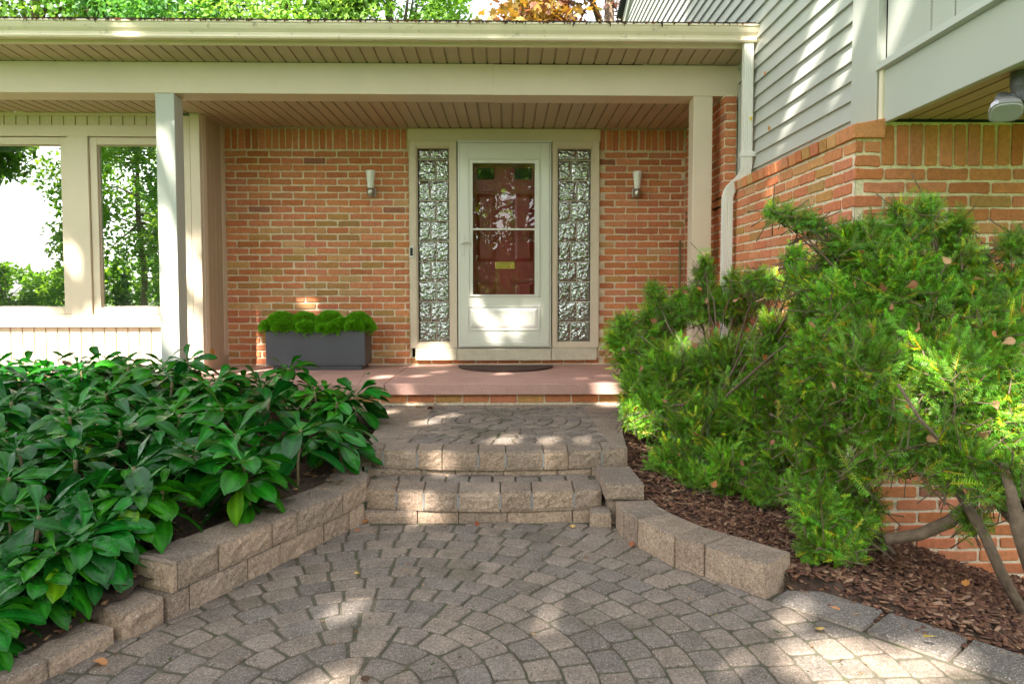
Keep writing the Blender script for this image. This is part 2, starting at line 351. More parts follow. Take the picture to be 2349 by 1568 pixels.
# lap siding of the wing
def lap(b, Y0, Y1, z0, z1, X, p=.108, rake=None):
    k = 0
    while z0 + k * p < z1:
        a, c = z0 + k * p, z0 + (k + 1) * p; e0 = Y1; e1 = Y1
        if rake:
            e0 = min(Y1, rake(a)); e1 = min(Y1, rake(c))
            if e1 <= Y0: break
        b.add([(X - .019, Y0, a), (X - .019, e0, a), (X - .001, e1, c), (X - .001, Y0, c), (X + .004, Y0, a), (X + .004, e0, a)], [(0, 1, 2, 3)[::-1], (0, 4, 5, 1)[::-1]]); k += 1
RK = lambda z: 11.59 - (z - 5.50) / .31
b = B(); lap(b, 3.86, 11.59, LZ + .045, 8, SX, rake=RK)
sid = b.build("siding", M['siding'], house)
b = B()
for dx0, dx1, dz0, dz1 in ((-.05, .0, -.02, .16),): b.add([(SX + d, yy, 5.50 + (11.62 - yy) * .31 + zz) for d in (dx0, dx1) for yy in (11.62, 3.6) for zz in (dz0, dz1)], [(0, 1, 3, 2), (4, 6, 7, 5), (0, 4, 5, 1), (2, 3, 7, 6), (1, 5, 7, 3), (0, 2, 6, 4)])
b.build("rake_board", M['trim_cool'], house)
b = B(); b.add([(SX + d, yy, 5.665 + (11.68 - yy) * .31 + zz) for d in (-.14, 6) for yy in (11.68, 3.2) for zz in (0, .05)], [(0, 1, 3, 2), (4, 6, 7, 5), (0, 4, 5, 1), (2, 3, 7, 6), (1, 5, 7, 3), (0, 2, 6, 4)])
b.build("roof", M['shingle'], house)
b = B(); b.box(1.874, SX + .02, 3.615, 3.885, 2.075, 8.0); b.box(1.862, 1.898, 5.742, 5.77, LZ + .08, 2.84)
b.build("corner_board", M['trim_cool'], house, bevel=.003)
# wing body so that the place is closed
b = B(); b.box(SX + .03, 7.9, 3.62, 11.5, 2.09, 5.4); b.box(1.80, 7.9, 3.62, 11.5, -.6, 2.05); b.build("inner_wall", M['dark'], house)
# overhang of the upper floor towards the viewer
ovh = B(); ovh.box(1.895, 1.93, 2.60, 3.60, 2.083, 2.345); ovh.box(1.9305, 5, 2.60, 2.635, 2.083, 2.345); ovh.box(1.9305, 5, 2.6355, 3.60, 2.12, 2.345)
ov = ovh.build("overhang", M['trim_cool'], house, bevel=.003)
b = B(); b.add([(1.895, 2.56, 2.345), (1.895, 3.61, 2.345), (1.862, 2.56, 2.350), (1.862, 3.61, 2.350), (1.868, 2.56, 2.385), (1.868, 3.61, 2.385), (1.915, 2.56, 2.408), (1.915, 3.61, 2.408)], [(0, 2, 3, 1), (2, 4, 5, 3), (4, 6, 7, 5), (0, 6, 4, 2), (1, 3, 5, 7), (0, 1, 7, 6)]); b.build("drip_cap", M['trim_cool'], ov)
b = B()
for i, (ya, yb) in enumerate(((3.235, 3.598), (3.055, 3.218), (2.877, 3.045), (2.70, 2.868))): b.box(1.915, 1.95, ya, yb, 2.40, 4.5)
b.box(1.905, 1.94, 3.219, 3.234, 2.40, 4.5); b.box(1.93, 5, 2.605, 3.6, 2.40, 4.6); b.box(1.90, 1.955, 2.60, 2.692, 2.40, 4.5)
b.build("panel_siding", M['trim_cool'], ov, bevel=.002)
b = B(); b.box(1.882, 1.912, 3.575, 3.607, 2.07, 2.352); b.build("corner_strip", M['gutter'], ov, bevel=.003)
b = B(); x = 1.935
while x < 4.9:
    b.box(x, x + .086, 2.64, 3.578, 2.103, 2.112); b.box(x + .086, x + .1016, 2.64, 3.578, 2.112, 2.118); x += .1016
b.build("soffit", M['soffit'], ov)

# ------------------------------------------------------------------ the bay with windows, at left
BY = 6.53; BX = -2.79
def vboards(b, x0, x1, z0, z1, y, p=.1057, g=.012, t=.012):
    x = x1
    while x > x0:
        a = max(x0, x - p + g); b.box(a, x, y - t, y + .01, z0, z1); x -= p
    b.box(x0, x1, y + .0005, y + .02, z0, z1)
b = B(); vboards(b, -7, BX - .17, .494, .925, BY); vboards(b, -7, BX - .17, 2.72, 2.825, BY + .01)
b.build("panel_wall", M['trim'], house, bevel=.002)
b = B()
b.box(-7, BX - .172, BY - .04, BY + .02, .925, 1.016); b.box(-7, BX - .17, BY - .055, BY - .01, .905, .925)      # sill board
b.box(-7, BX - .172, BY - .03, BY + .02, 2.62, 2.72)                                                          # header
b.box(-7, BX - .17, BY - .035, BY + .02, 2.806, 2.829)
b.box(-3.972, -3.79, BY - .03, BY + .03, 1.016, 2.62); b.box(-3.06, BX - .172, BY - .03, BY + .03, 1.016, 2.62); b.box(-5.36, -5.16, BY - .03, BY + .03, 1.016, 2.62)
b.box(BX - .171, BX - .088, BY - .028, BY + .02, .494, 2.806); b.box(BX - .085, BX, BY - .03, BY + .02, .494, 2.829)   # corner boards
b.box(BX - .012, BX + .006, BY + .021, BY + .1, .60, 2.829); b.box(BX - .012, BX + .004, WALLY - .09, WALLY - .004, .60, 2.829)
b.build("trim_board", M['trim'], house, bevel=.003)
b = B(); y = BY + .10
while y < WALLY - .1: b.box(BX - .02, BX, y, min(y + .085, WALLY - .09), .60, 2.829); y += .0965
b.box(BX - .03, BX - .0085, BY + .02, WALLY, .49, 2.83); b.box(BX - .012, BX + .004, BY + .09, WALLY - .004, .494, .60); b.box(BX - .008, BX + .012, BY + .022, BY + .088, .50, .60)
b.build("side_wall", M['soffit'], house, bevel=.002)
b = B(); b.box(BX + .001, BX + .03, BY + .085, BY + .135, .61, .69); b.build("outlet_cover", M['brass'], house, bevel=.004)
def window(x0, x1, z0, z1, blind_to):
    b = B(); x0 += .004; x1 -= .004; z0 += .003; z1 -= .004; b.frame(x0, x1, z0, z1, .066, .066, .066, .062, BY - .012, BY + .05)
    b.frame(x0 + .0665, x1 - .0665, z0 + .0625, z1 - .0665, .008, .008, .008, .008, BY + .012, BY + .05)
    w = b.build("window", M['trim'], house, bevel=.004)
    b = B(); b.box(x0 + .076, x1 - .076, BY + .022, BY + .026, z0 + .072, z1 - .076); b.build("pane", M['pane'], w)
    b = B(); z = z0 + .08
    while z < z1 - .08:
        if z < blind_to: b.add([(x0 + .09, BY + .075, z), (x1 - .09, BY + .075, z), (x1 - .09, BY + .094, z + .012), (x0 + .09, BY + .094, z + .012)], [(0, 1, 2, 3)])
        z += .0215
    b.box(x0 + .09, x1 - .09, BY + .07, BY + .1, z1 - .115, z1 - .075)
    for xx in (x0 + .25, x1 - .25): b.box(xx, xx + .003, BY + .072, BY + .074, z0 + .08, z1 - .1)
    b.build("blind", M['blind'], w)
window(-5.158, -3.974, 1.017, 2.618, 1.75); window(-3.788, -3.062, 1.017, 2.618, 9); window(-6.6, -5.362, 1.017, 2.618, 9)
b = B(); b.box(-7, BX - .05, 6.95, 7.0, .49, 2.83); b.box(-7, BX - .05, 6.64, 6.96, .8, .85); b.box(BX - .06, BX - .035, 6.6, 7.0, .5, 2.83); b.build("inner_wall", M['dark'], house)

# ------------------------------------------------------------------ porch ceiling, beam, posts, eaves, gutter
SZ = 2.83
b = B(); x = BX - .004
def panels(b, xa, xb, y0, y1, z0, z1, p=.1016, g=.017):
    x = xb
    while x > xa:
        a = max(xa, x - p + g)
        b.add([(a, y0, z0), (x, y0, z0), (x, y1, z1), (a, y1, z1)], [(0, 3, 2, 1)])
        c = x - p
        b.add([(c, y0, z0), (c + .003, y0, z0 + .013), (a - .003, y0, z0 + .013), (a, y0, z0), (c, y1, z1), (c + .003, y1, z1 + .013), (a - .003, y1, z1 + .013), (a, y1, z1)], [(0, 4, 5, 1), (1, 5, 6, 2), (2, 6, 7, 3)]); x -= p
panels(b, BX - .004, WX - .001, 6.09, WALLY - .001, SZ, SZ); panels(b, -7, BX - .006, 6.09, BY - .036, SZ, SZ)
b.box(BX, WX - .002, WALLY - .02, WALLY - .0015, SZ - .012, SZ - .001)
b.build("porch_ceiling", M['soffit'], house)
b = B(); b.box(-7, -.12, 5.85, 6.089, SZ, 3.078); b.box(-.122, 1.882, 5.846, 6.089, SZ - .002, 3.074); b.box(1.883, 1.896, 5.842, 6.0, SZ - .004, 3.08)
b.build("beam", M['trim'], house, bevel=.003)
for x0, x1, nm in ((-2.86, -2.708, 0), (1.52, 1.678, 1)):
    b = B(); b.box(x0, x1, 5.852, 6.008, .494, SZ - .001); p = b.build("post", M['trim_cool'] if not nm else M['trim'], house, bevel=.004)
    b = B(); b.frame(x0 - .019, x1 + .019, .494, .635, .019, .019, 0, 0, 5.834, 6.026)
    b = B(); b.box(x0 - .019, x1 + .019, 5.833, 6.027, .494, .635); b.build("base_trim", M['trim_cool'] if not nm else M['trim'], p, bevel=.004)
b = B(); panels(b, -7, 1.88, 5.535, 5.849, 3.106, 3.08, .1085, .017); b.build("eave_soffit", M['soffit'], house)
b = B(); b.box(-7, 1.885, 5.515, 5.538, 3.103, 3.25); b.build("fascia", M['trim'], house)
b = B(); prof = [(5.512, 3.132), (5.425, 3.122), (5.418, 3.134), (5.428, 3.150), (5.426, 3.166), (5.408, 3.19), (5.398, 3.214), (5.396, 3.228), (5.388, 3.230), (5.388, 3.243), (5.402, 3.245), (5.404, 3.232), (5.41, 3.214), (5.44, 3.15), (5.50, 3.145)]
n = len(prof); xs = [-7, -4.4, -1.9, .6, 1.893]
for i in range(len(xs) - 1):
    a, c = xs[i], xs[i + 1] - .0004
    b.add([(a, y, z) for y, z in prof] + [(c, y, z) for y, z in prof], [(k, (k + 1) % n, n + (k + 1) % n, n + k)[::-1] for k in range(n)] + [tuple(range(n)), tuple(range(2 * n - 1, n - 1, -1))])
b.box(1.8935, 1.8955, 5.386, 5.513, 3.118, 3.247)
gut = b.build("gutter", M['gutter'], house)
b = B()
for i in range(620):                                          # rotted leaves hanging over the gutter lip
    x = -4.6 + 6.4 * random.random() ** 1.0; dense = .35 + .65 * (math.sin(x * 2.1 + 1) * .5 + .5) * (1 if x < .3 else .35)
    if random.random() > dense: continue
    h = random.uniform(.004, .02) * (1.9 if random.random() < .12 else 1); w = random.uniform(.004, .022); z = 3.245
    yy = 5.384 - random.uniform(0, .002); c = random.choice([(.05, .03, .02), (.1, .045, .025), (.025, .02, .018), (.16, .06, .03)])
    s = random.uniform(-.012, .012)
    b.add([(x, yy, z + .006), (x + w, yy, z + .008), (x + w * .7 + s, yy - .001, z - h), (x + w * .3 + s, yy, z - h * .8), (x, yy + .03, z + .006), (x + w, yy + .03, z + .008)], [(0, 3, 2, 1), (0, 1, 5, 4)], c)
for i in range(220):
    x = random.uniform(-4.6, 1.85); y = random.uniform(5.40, 5.45); s = random.uniform(.01, .035); a = random.uniform(0, 6.28); t = random.uniform(.005, .022)
    b.add([(x, y, 3.245), (x + s * math.cos(a), y + .3 * s * math.sin(a), 3.245 + t), (x + s * 1.6, y + .01, 3.243), (x + s * .5, y + .02, 3.25 + t)], [(0, 1, 2), (1, 3, 2), (0, 3, 1)], random.choice([(.03, .024, .02), (.09, .04, .025)]))
b.build("leaf_litter", M['chip'], gut)["kind"] = "stuff"
b = B(); b.add([(x, y, z) for x in (-7.5, 1.885) for y, z in ((5.43, 3.248), (5.43, 3.268), (9.6, 4.50), (9.6, 4.44))], [(0, 1, 2, 3), (7, 6, 5, 4), (0, 4, 5, 1), (1, 5, 6, 2), (2, 6, 7, 3), (3, 7, 4, 0)]); b.add([(x, y, z) for x in (-7.5, 1.885) for y, z in ((9.6, 4.5), (13.5, 3.3))], [(0, 1, 3, 2)])
b.build("roof", M['shingle'], house)
# downspout: corrugated rectangular pipe with two elbows
def rectpipe(b, pts, hw=.037, hd=.026):
    prof = []
    for k in range(5): prof += [(-hw + (2 * hw) * (k + .15) / 5, -hd), (-hw + 2 * hw * (k + .35) / 5, -hd + .004), (-hw + 2 * hw * (k + .65) / 5, -hd + .004), (-hw + 2 * hw * (k + .85) / 5, -hd)]
    prof += [(hw, -hd + .004), (hw, hd), (-hw, hd), (-hw, -hd + .004)]
    n = len(prof); v = []; f = []
    for i, (x, y, z, a, s) in enumerate(pts):
        for u, w in prof: v.append((x + u * math.cos(a) * s, y + w * s, z + u * math.sin(a) * s))
    for i in range(len(pts) - 1):
        for k in range(n): f.append((i * n + k, i * n + (k + 1) % n, (i + 1) * n + (k + 1) % n, (i + 1) * n + k)[::-1])
    b.add(v, f)
b = B(); DY = 5.46; P = [(1.832, DY, 3.125, 0, 1), (1.832, DY, 2.31, 0, 1), (1.832, DY, 2.309, 0, 1.05), (1.832, DY, 2.235, 0, 1.05), (1.832, DY, 2.2, 0, 1)]
RB, NB, AM = .15, 16, 46
for k in range(1, NB + 1): t = R(AM * k / NB); P.append((1.832 - RB * (1 - math.cos(t)), DY, 2.2 - RB * math.sin(t), -t, 1 + (.022 if k % 2 else -.022)))
xe, ze = P[-1][0], P[-1][2]; x2, z2 = xe - math.sin(R(AM)) * .075, ze - math.cos(R(AM)) * .075
for k in range(0, NB + 1): t = R(AM * (1 - k / NB)); P.append((x2 - RB * (math.cos(t) - math.cos(R(AM))), DY, z2 - RB * (math.sin(R(AM)) - math.sin(t)), -t, 1 + (.022 if k % 2 else -.022)))
xl, zl = P[-1][0], P[-1][2]; P += [(xl, DY, zl - .002, 0, 1.02), (xl, DY, .2, 0, 1.02)]
rectpipe(b, P); ds = b.build("downspout", M['white'], house)
b = B(); b.box(1.832 - .045, 1.90, DY - .034, DY + .034, 2.262, 2.30); b.build("strap", M['white'], ds, bevel=.003)

# ------------------------------------------------------------------ porch slab
b = B(); b.prism([(-7, 5.615), (-.995, 5.615), (-.995, 7.06), (-7, 7.06)], .405, .493); b.prism([(-.987, 5.613), (1.752, 5.608), (1.752, 7.06), (-.987, 7.06)], .405, .4935); b.box(-.995, -.987, 5.63, 7.05, .41, .483)
b.build("porch_slab", M['slab'], house, bevel=.008)

# ------------------------------------------------------------------ entrance
EY = WALLY
b = B(); b.box(-.99, .906, EY - .03, EY + .03, 2.702, 2.82); b.build("header_board", M['trim'], house, bevel=.003)
def sidelight(x0, x1, gx0, gx1, flip):
    b = B(); z0, z1 = .672, 2.70
    b.frame(x0, x1, z0, z1, gx0 - .012 - x0, x1 - gx1 - .012, .058, .04, EY - .045, EY + .04)
    b.frame(gx0 - .013, gx1 + .013, z0 + .039, z1 - .057, .013, .013, .013, .013, EY - .03, EY + .04)
    s = b.build("sidelight", M['cream'], house, bevel=.003)
    b = B(); b.box(gx0 - .001, gx1 + .001, EY + .014, EY + .03, .712, 2.64); b.build("backing", M['dark'], s); gr = B()
    z = .722; r = 0; W = gx1 - gx0
    while z < 2.60:
        z2 = min(z + .200, 2.632); wa = (.58 if (r % 2 == 0) ^ flip else .40) * W
        gr.box(gx0, gx1, EY + .002, EY + .0135, z - .0045, z + .0045); gr.box(gx0 + wa - .004, gx0 + wa + .004, EY + .002, EY + .0135, z + .005, z2 - .005)
        for xa, xb in ((gx0, gx0 + wa), (gx0 + wa, gx1)):
            bb = B(); w = xb - xa - .017; h = z2 - z - .018
            # a pillowed block face
            N = 8; vv = []; ff = []
            for j in range(N + 1):
                for i in range(N + 1):
                    u, v = i / N, j / N; e = min(u, 1 - u) * w; g = min(v, 1 - v) * h; dd = min(e, g)
                    vv.append((xa + .0085 + u * w, EY + .004 - .007 * min(1, dd / .008) ** .5, z + .009 + v * h))
            for j in range(N):
                for i in range(N): k = j * (N + 1) + i; ff.append((k, k + 1, k + N + 2, k + N + 1))
            bb.add(vv, ff); bb.build("glass_block", M['block'], s, smooth=True)
        z += .200; r += 1
    gr.build("grout", M['lime'], s)
sidelight(-.975, -.512, -.898, -.590, False); sidelight(.430, .895, .488, .813, True)
b = B(); b.box(-.925, -.515, EY - .07, EY + .02, .545, .662); b.box(-.511, .418, EY - .078, EY + .02, .542, .660); b.box(.422, .872, EY - .07, EY + .02, .544, .662); b.box(-.985, .9, EY - .045, EY + .02, .663, .672)
b.build("sill", M['lime'], house, bevel=.006)
# storm door
b = B(); X0, X1 = -.50, .42
b.frame(X0, X1, .668, 2.70, .018, .018, .02, .004, EY - .06, EY + .05); b.box(X0 + .0, X1, EY - .07, EY - .0605, 2.682, 2.699)
SD = b.build("door_frame", M['door'], house, bevel=.002)
b = B(); dx0, dx1, dz0, dz1 = -.480, .400, .676, 2.676; gx0, gx1, gz0, gz1 = -.353, .256, 1.196, 2.48; y0, y1 = EY - .075, EY - .035
b.frame(dx0, dx1, dz0, dz1, gx0 - .05 - dx0, dx1 - gx1 - .05, dz1 - gz1 - .05, gz0 - .02 - dz0, y0, y1)
b.frame(gx0 - .0495, gx1 + .0495, gz0 - .0195, gz1 + .0495, .014, .014, .014, .012, y0 - .012, y1)
b.frame(gx0 - .035, gx1 + .035, gz0 - .007, gz1 + .035, .035, .035, .035, .007, y0 - .004, y1)
b.box(gx0 + .0005, gx1 - .0005, y0 - .004, y1 - .01, 1.828, 1.846)
b.box(dx0 + .02, dx1 - .02, y0 - .008, y0 - .0005, dz0 + .01, dz0 + .05)
kx0, kx1, kz0, kz1 = -.412, .310, .838, 1.085
b.frame(kx0, kx1, kz0, kz1, .016, .016, .016, .016, y0 - .010, y0 - .0005)
b.add([(kx0 + .05, y0 - .009, kz0 + .05), (kx1 - .05, y0 - .009, kz0 + .05), (kx1 - .05, y0 - .009, kz1 - .05), (kx0 + .05, y0 - .009, kz1 - .05), (kx0 + .02, y0 - .0008, kz0 + .02), (kx1 - .02, y0 - .0008, kz0 + .02), (kx1 - .02, y0 - .0008, kz1 - .02), (kx0 + .02, y0 - .0008, kz1 - .02)], [(0, 1, 2, 3), (4, 5, 1, 0), (5, 6, 2, 1), (6, 7, 3, 2), (7, 4, 0, 3)])
sd = b.build("storm_door", M['door'], house, bevel=.002)
b = B(); b.box(gx0 + .001, gx1 - .001, EY - .052, EY - .049, gz0 + .001, gz1 - .001); b.build("glass", M['storm'], sd)
b = B(); b.box(-.476, -.438, y0 - .012, y0 - .0005, 1.575, 1.775); b.tube([(-.457, y0 - .012, 1.70), (-.457, y0 - .045, 1.70)], .010, 10); b.tube([(-.457, y0 - .045, 1.70), (-.43, y0 - .05, 1.705), (-.40, y0 - .05, 1.712), (-.375, y0 - .048, 1.706), (-.365, y0 - .046, 1.70)], [.008, .0075, .007, .006, .005], 8)
b.lathe([(.0, 0), (.009, 0), (.009, .001)], (-.457, y0 - .0125, 1.62), 12); b.build("handle", M['white'], sd, bevel=.003)
# red panelled door behind
b = B(); RY = EY + .075; rx0, rx1 = -.46, .38; xm = -.04
cols = ((rx0, -.345), (-.11, .03), (.265, rx1))
for a, c in cols: b.box(a, c, RY, RY + .04, .66, 2.68)
for (za, zb) in ((.66, .95), (1.335, 1.505), (2.225, 2.315), (2.49, 2.68)):
    for a, c in ((-.3445, -.1105), (.0305, .2645)): b.box(a, c, RY + .0004, RY + .04, za, zb)
for a, c in ((-.3445, -.1105), (.0305, .2645)):
    for za, zb in ((.95, 1.335), (1.505, 2.225)):
        b.add([(a + .055, RY + .006, za + .055), (c - .055, RY + .006, za + .055), (c - .055, RY + .006, zb - .055), (a + .055, RY + .006, zb - .055), (a + .02, RY + .022, za + .02), (c - .02, RY + .022, za + .02), (c - .02, RY + .022, zb - .02), (a + .02, RY + .022, zb - .02)], [(0, 1, 2, 3), (4, 5, 1, 0), (5, 6, 2, 1), (6, 7, 3, 2), (7, 4, 0, 3)])
        b.frame(a + .001, c - .001, za + .001, zb - .001, .019, .019, .019, .019, RY + .010, RY + .035); b.box(a, c, RY + .0225, RY + .04, za, zb)
    b.frame(a + .001, c - .001, 2.316, 2.489, .03, .03, .03, .03, RY + .006, RY + .035)
rd = b.build("front_door", M['red'], house)
for a, c in ((-.3145, -.1405), (.0605, .2345)): B().box(a, c, RY + .012, RY + .02, 2.345, 2.46).build("lite", M['darkglass'], rd)
b = B(); b.frame(-.135, .06, 1.452, 1.525, .03, .03, .02, .02, RY - .008, RY); b.box(-.105, .03, RY - .004, RY, 1.472, 1.506); b.build("mail_slot", M['brass'], rd, bevel=.003)
b = B(); c0 = np.array([-.047, RY, 2.186])
b.tube([c0 + (0, 0, 0), c0 + (0, -.008, 0)], .026, 20); b.build("peephole", M['nickel'], rd, bevel=.002)
b = B(); b.tube([c0 + (0, -.0085, 0), c0 + (0, -.012, 0)], .012, 14); b.build("peephole_lens", M['darkglass'], rd)
b = B(); b.box(-.5, .42, RY + .041, RY + .06, .6, 2.8); b.box(-7, 1.9, RY + .08, RY + .1, .3, 2.95); b.build("inner_wall", M['dark'], house)

# ------------------------------------------------------------------ things on the walls
def wall_lamp(cx, label):
    t = thing("wall_lamp", label, "wall lamp", (cx, WALLY, 2.16), "matching wall lamps beside the door")
    b = B(); b.box(cx - .036, cx + .036, WALLY - .022, WALLY - .002, 2.155, 2.245); b.box(cx - .012, cx + .012, WALLY - .06, WALLY - .0225, 2.185, 2.235); b.build("bracket", M['nickel'], t, bevel=.004)
    b = B(); c = (cx, WALLY - .095, 2.155); b.lathe([(.03, 0), (.034, .004), (.035, .07), (.031, .074)], c, 24); b.build("cup", M['nickel'], t, smooth=True)
    b = B(); b.lathe([(.029, .0745), (.031, .09), (.036, .15), (.043, .205), (.048, .243), (.046, .246), (.04, .235)], c, 28); b.build("shade", M['opal'], t, smooth=True)
wall_lamp(-1.345, "slim white glass wall lamp on the brick above the planter")
wall_lamp(1.262, "slim white glass wall lamp on the brick between door and right porch post")
t = thing("doorbell", "small black and white video doorbell on the cream frame left of the door", "doorbell", (-.957, WALLY - .05, 1.61))
b = B(); b.box(-.979, -.935, WALLY - .066, WALLY - .0455, 1.558, 1.672); b.build("casing", M['white'], t, bevel=.004)
b = B(); b.box(-.971, -.943, WALLY - .0685, WALLY - .0662, 1.576, 1.655); b.build("face_plate", M['black'], t, bevel=.001)
b = B(); b.tube([(-.957, WALLY - .0688, 1.615), (-.957, WALLY - .071, 1.615)], .009, 14); b.build("camera_lens", M['darkglass'], t)
t = thing("flood_light", "grey security floodlight hanging under the pale overhang above the brick", "floodlight", (2.06, 2.86, 2.1))
lp = onY(2340, 190, 2.8)
b = B(); c = (lp[0] + .02, 2.8, 2.0); b.lathe([(.03, -.02), (.042, -.018), (.044, .02), (.046, .03), (.05, .045), (.05, .103)], c, 24); b.build("mount", M['gun'], t, smooth=False, bevel=.002)
hp = np.array(onY(2305, 247, 2.74)); jt = np.array([c[0] - .01, 2.79, 1.975])
b = B(); b.tube([jt, jt + (-.012, -.012, -.022), hp + (.028, .01, .055)], [.014, .012, .012], 10); b.build("arm", M['gun'], t, smooth=True)
def loft(b, secs, n=24, sq=3.2):
    v = []; f = []
    for (c, ax, ay, wx, wy) in secs:
        for k in range(n):
            a = 2 * math.pi * k / n; ca, sa = math.cos(a), math.sin(a)
            q = (abs(ca) ** sq + abs(sa) ** sq) ** (-1 / sq); v.append(np.array(c) + np.array(ax) * wx * ca * q + np.array(ay) * wy * sa * q)
    for i in range(len(secs) - 1):
        for k in range(n): f.append((i * n + k, i * n + (k + 1) % n, (i + 1) * n + (k + 1) % n, (i + 1) * n + k))
    f += [tuple(range(n - 1, -1, -1)), tuple((len(secs) - 1) * n + k for k in range(n))]; b.add(v, f)
axd = np.array([-.25, -.62, -.75]); axd /= np.linalg.norm(axd); ax1 = np.cross(axd, (0, 0, 1)); ax1 /= np.linalg.norm(ax1); ax2 = np.cross(ax1, axd)
b = B(); loft(b, [(hp - axd * .075, ax1, ax2, .02, .02), (hp - axd * .05, ax1, ax2, .03, .027), (hp - axd * .02, ax1, ax2, .04, .034)]); hd = b.build("lamp_head", M['gun'], t, smooth=True)
b = B(); loft(b, [(hp - axd * .02, ax1, ax2, .041, .035), (hp + axd * .005, ax1, ax2, .055, .044), (hp + axd * .03, ax1, ax2, .058, .046)]); b.build("rim", M['silver'], hd, smooth=False)
b = B(); loft(b, [(hp + axd * .0302, ax1, ax2, .053, .041), (hp + axd * .034, ax1, ax2, .05, .038)]); b.build("lens", M['lens'], hd)
t = thing("garden_stake", "thin olive pole leaning in the brick corner right of the door", "stake", (1.70, 6.9, .5))
b = B(); b.tube([(1.66, 6.86, .50), (1.685, 6.95, 1.2), (1.70, 7.0, 1.73)], [.014, .013, .012], 10); b.build("pole", M['olive'], t, smooth=True)

# ------------------------------------------------------------------ planter with clipped shrubs, door mat
t = thing("planter", "long charcoal grey metal planter box on the porch against the brick", "planter", (-1.80, 6.8, .494))
PX0, PX1, PY0, PY1 = -2.262, -1.345, 6.60, 6.93
b = B(); b.box(PX0, PX1, PY0, PY1, .535, .545); b.frame(PX0, PX1, 0, 0, 0, 0, 0, 0, 0, 0) if False else None
b.box(PX0, PX1, PY0, PY0 + .012, .545, .865); b.box(PX0, PX1, PY1 - .012, PY1, .545, .865); b.box(PX0, PX0 + .012, PY0 + .012, PY1 - .012, .545, .865); b.box(PX1 - .012, PX1, PY0 + .012, PY1 - .012, .545, .865)
b.build("box", M['planter'], t, bevel=.003)
b = B(); b.box(PX0 + .06, PX1 - .03, PY0 + .012, PY1 - .02, .4945, .535); b.build("plinth", M['planter'], t, bevel=.006)
b = B(); b.box(PX0 + .013, PX1 - .013, PY0 + .013, PY1 - .013, .60, .845); b.build("potting_soil", M['soil'], t)
# needle tuft for clipped shrubs: three crossed slivers
def tuft(nn, L, w):
    v = []; f = []; c = []
    for i in range(nn):
        a = 2 * math.pi * i / nn + .3; s = .55 if i else 0; d = np.array([math.cos(a) * s, 1, math.sin(a) * s]); d /= np.linalg.norm(d); e = np.cross(d, [math.sin(a), 0, -math.cos(a)]) if i else np.array([1., 0, 0]); e /= np.linalg.norm(e) + 1e-9
        k = len(v); l = L * (1 if i == 0 else .8)
        v += [-e * w * .5, e * w * .5, d * l * .6 + e * w * .6, d * l]; v[-1] = d * l
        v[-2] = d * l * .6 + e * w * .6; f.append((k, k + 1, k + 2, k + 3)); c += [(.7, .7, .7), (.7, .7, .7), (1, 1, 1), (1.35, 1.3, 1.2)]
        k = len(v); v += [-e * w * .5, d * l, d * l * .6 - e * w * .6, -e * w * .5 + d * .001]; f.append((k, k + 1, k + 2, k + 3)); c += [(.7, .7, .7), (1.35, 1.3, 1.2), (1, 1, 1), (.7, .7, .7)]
    return np.array(v), np.array(f), np.array(c)
TV, TF, TC = tuft(6, .022, .004)
def clipped(lobes, label, base):
    t = thing("clipped_shrub", label, "shrub", base, "bright clipped shrubs in the planter")
    Vs, Fs, Cs, off = [], [], [], 0
    for (x, y, z, r) in lobes:
        n = int(2600 * (r / .11) ** 2); d = rng.normal(size=(n, 3)); d[:, 2] = np.abs(d[:, 2]) * 1.0 - .25; d[:, 1] -= .15; d /= np.linalg.norm(d, axis=1)[:, None]
        rad = r * (1 + .05 * np.sin(9 * d[:, 0] + 5 * x) * np.cos(8 * d[:, 2])) * rnd(n, .84, 1.0)
        T = d * rad[:, None] * np.array([1, 1, .92]) + (x, y, z)
        a = rnd(n, .7, 1.2)[:, None] * np.array([.15, .42, .014]) * (1 + rng.normal(0, .06, (n, 3)))
        V, F, C = scatter(TV, TF, TC, frames(d + rng.normal(0, .35, (n, 3))), T, rnd(n, .8, 1.4), a)
        Vs.append(V); Fs.append(F + off); Cs.append(C); off += len(V)
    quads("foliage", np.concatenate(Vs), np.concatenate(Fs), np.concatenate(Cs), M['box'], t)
    b = B(); 
    for (x, y, z, r) in lobes: b.tube([(lobes[0][0], lobes[0][1], .84), (x, y, z)], .012, 6)
    b.build("stem", M['bark'], t)
zz = .90
clipped([(-2.15, 6.72, .905, .135), (-2.255, 6.66, .885, .075), (-2.11, 6.62, .885, .085)], "leftmost bright green clipped shrub in the grey planter", (-2.15, 6.75, .85))
clipped([(-1.945, 6.74, .91, .125), (-1.90, 6.62, .875, .085)], "second bright green clipped shrub from the left in the grey planter", (-1.93, 6.75, .85))
clipped([(-1.70, 6.74, .91, .135), (-1.60, 6.68, .89, .095), (-1.645, 6.61, .87, .075), (-1.73, 6.61, .87, .06)], "third bright green clipped shrub from the left in the grey planter", (-1.68, 6.75, .85))
clipped([(-1.43, 6.74, .905, .13), (-1.345, 6.67, .885, .085), (-1.46, 6.64, .885, .075)], "rightmost bright green clipped shrub in the grey planter", (-1.40, 6.75, .85))
b = B(); pl = [(-.49, 6.86), *[(-.03 + .46 * -math.cos(math.pi * k / 24), 6.86 - .47 * math.sin(math.pi * k / 24)) for k in range(1, 24)], (.43, 6.86)]
b.prism(pl, .4945, .512); setp(b.build("door_mat", M['mat'], None, bevel=.005), "dark brown half-round coir mat on the pink slab before the door", "doormat")

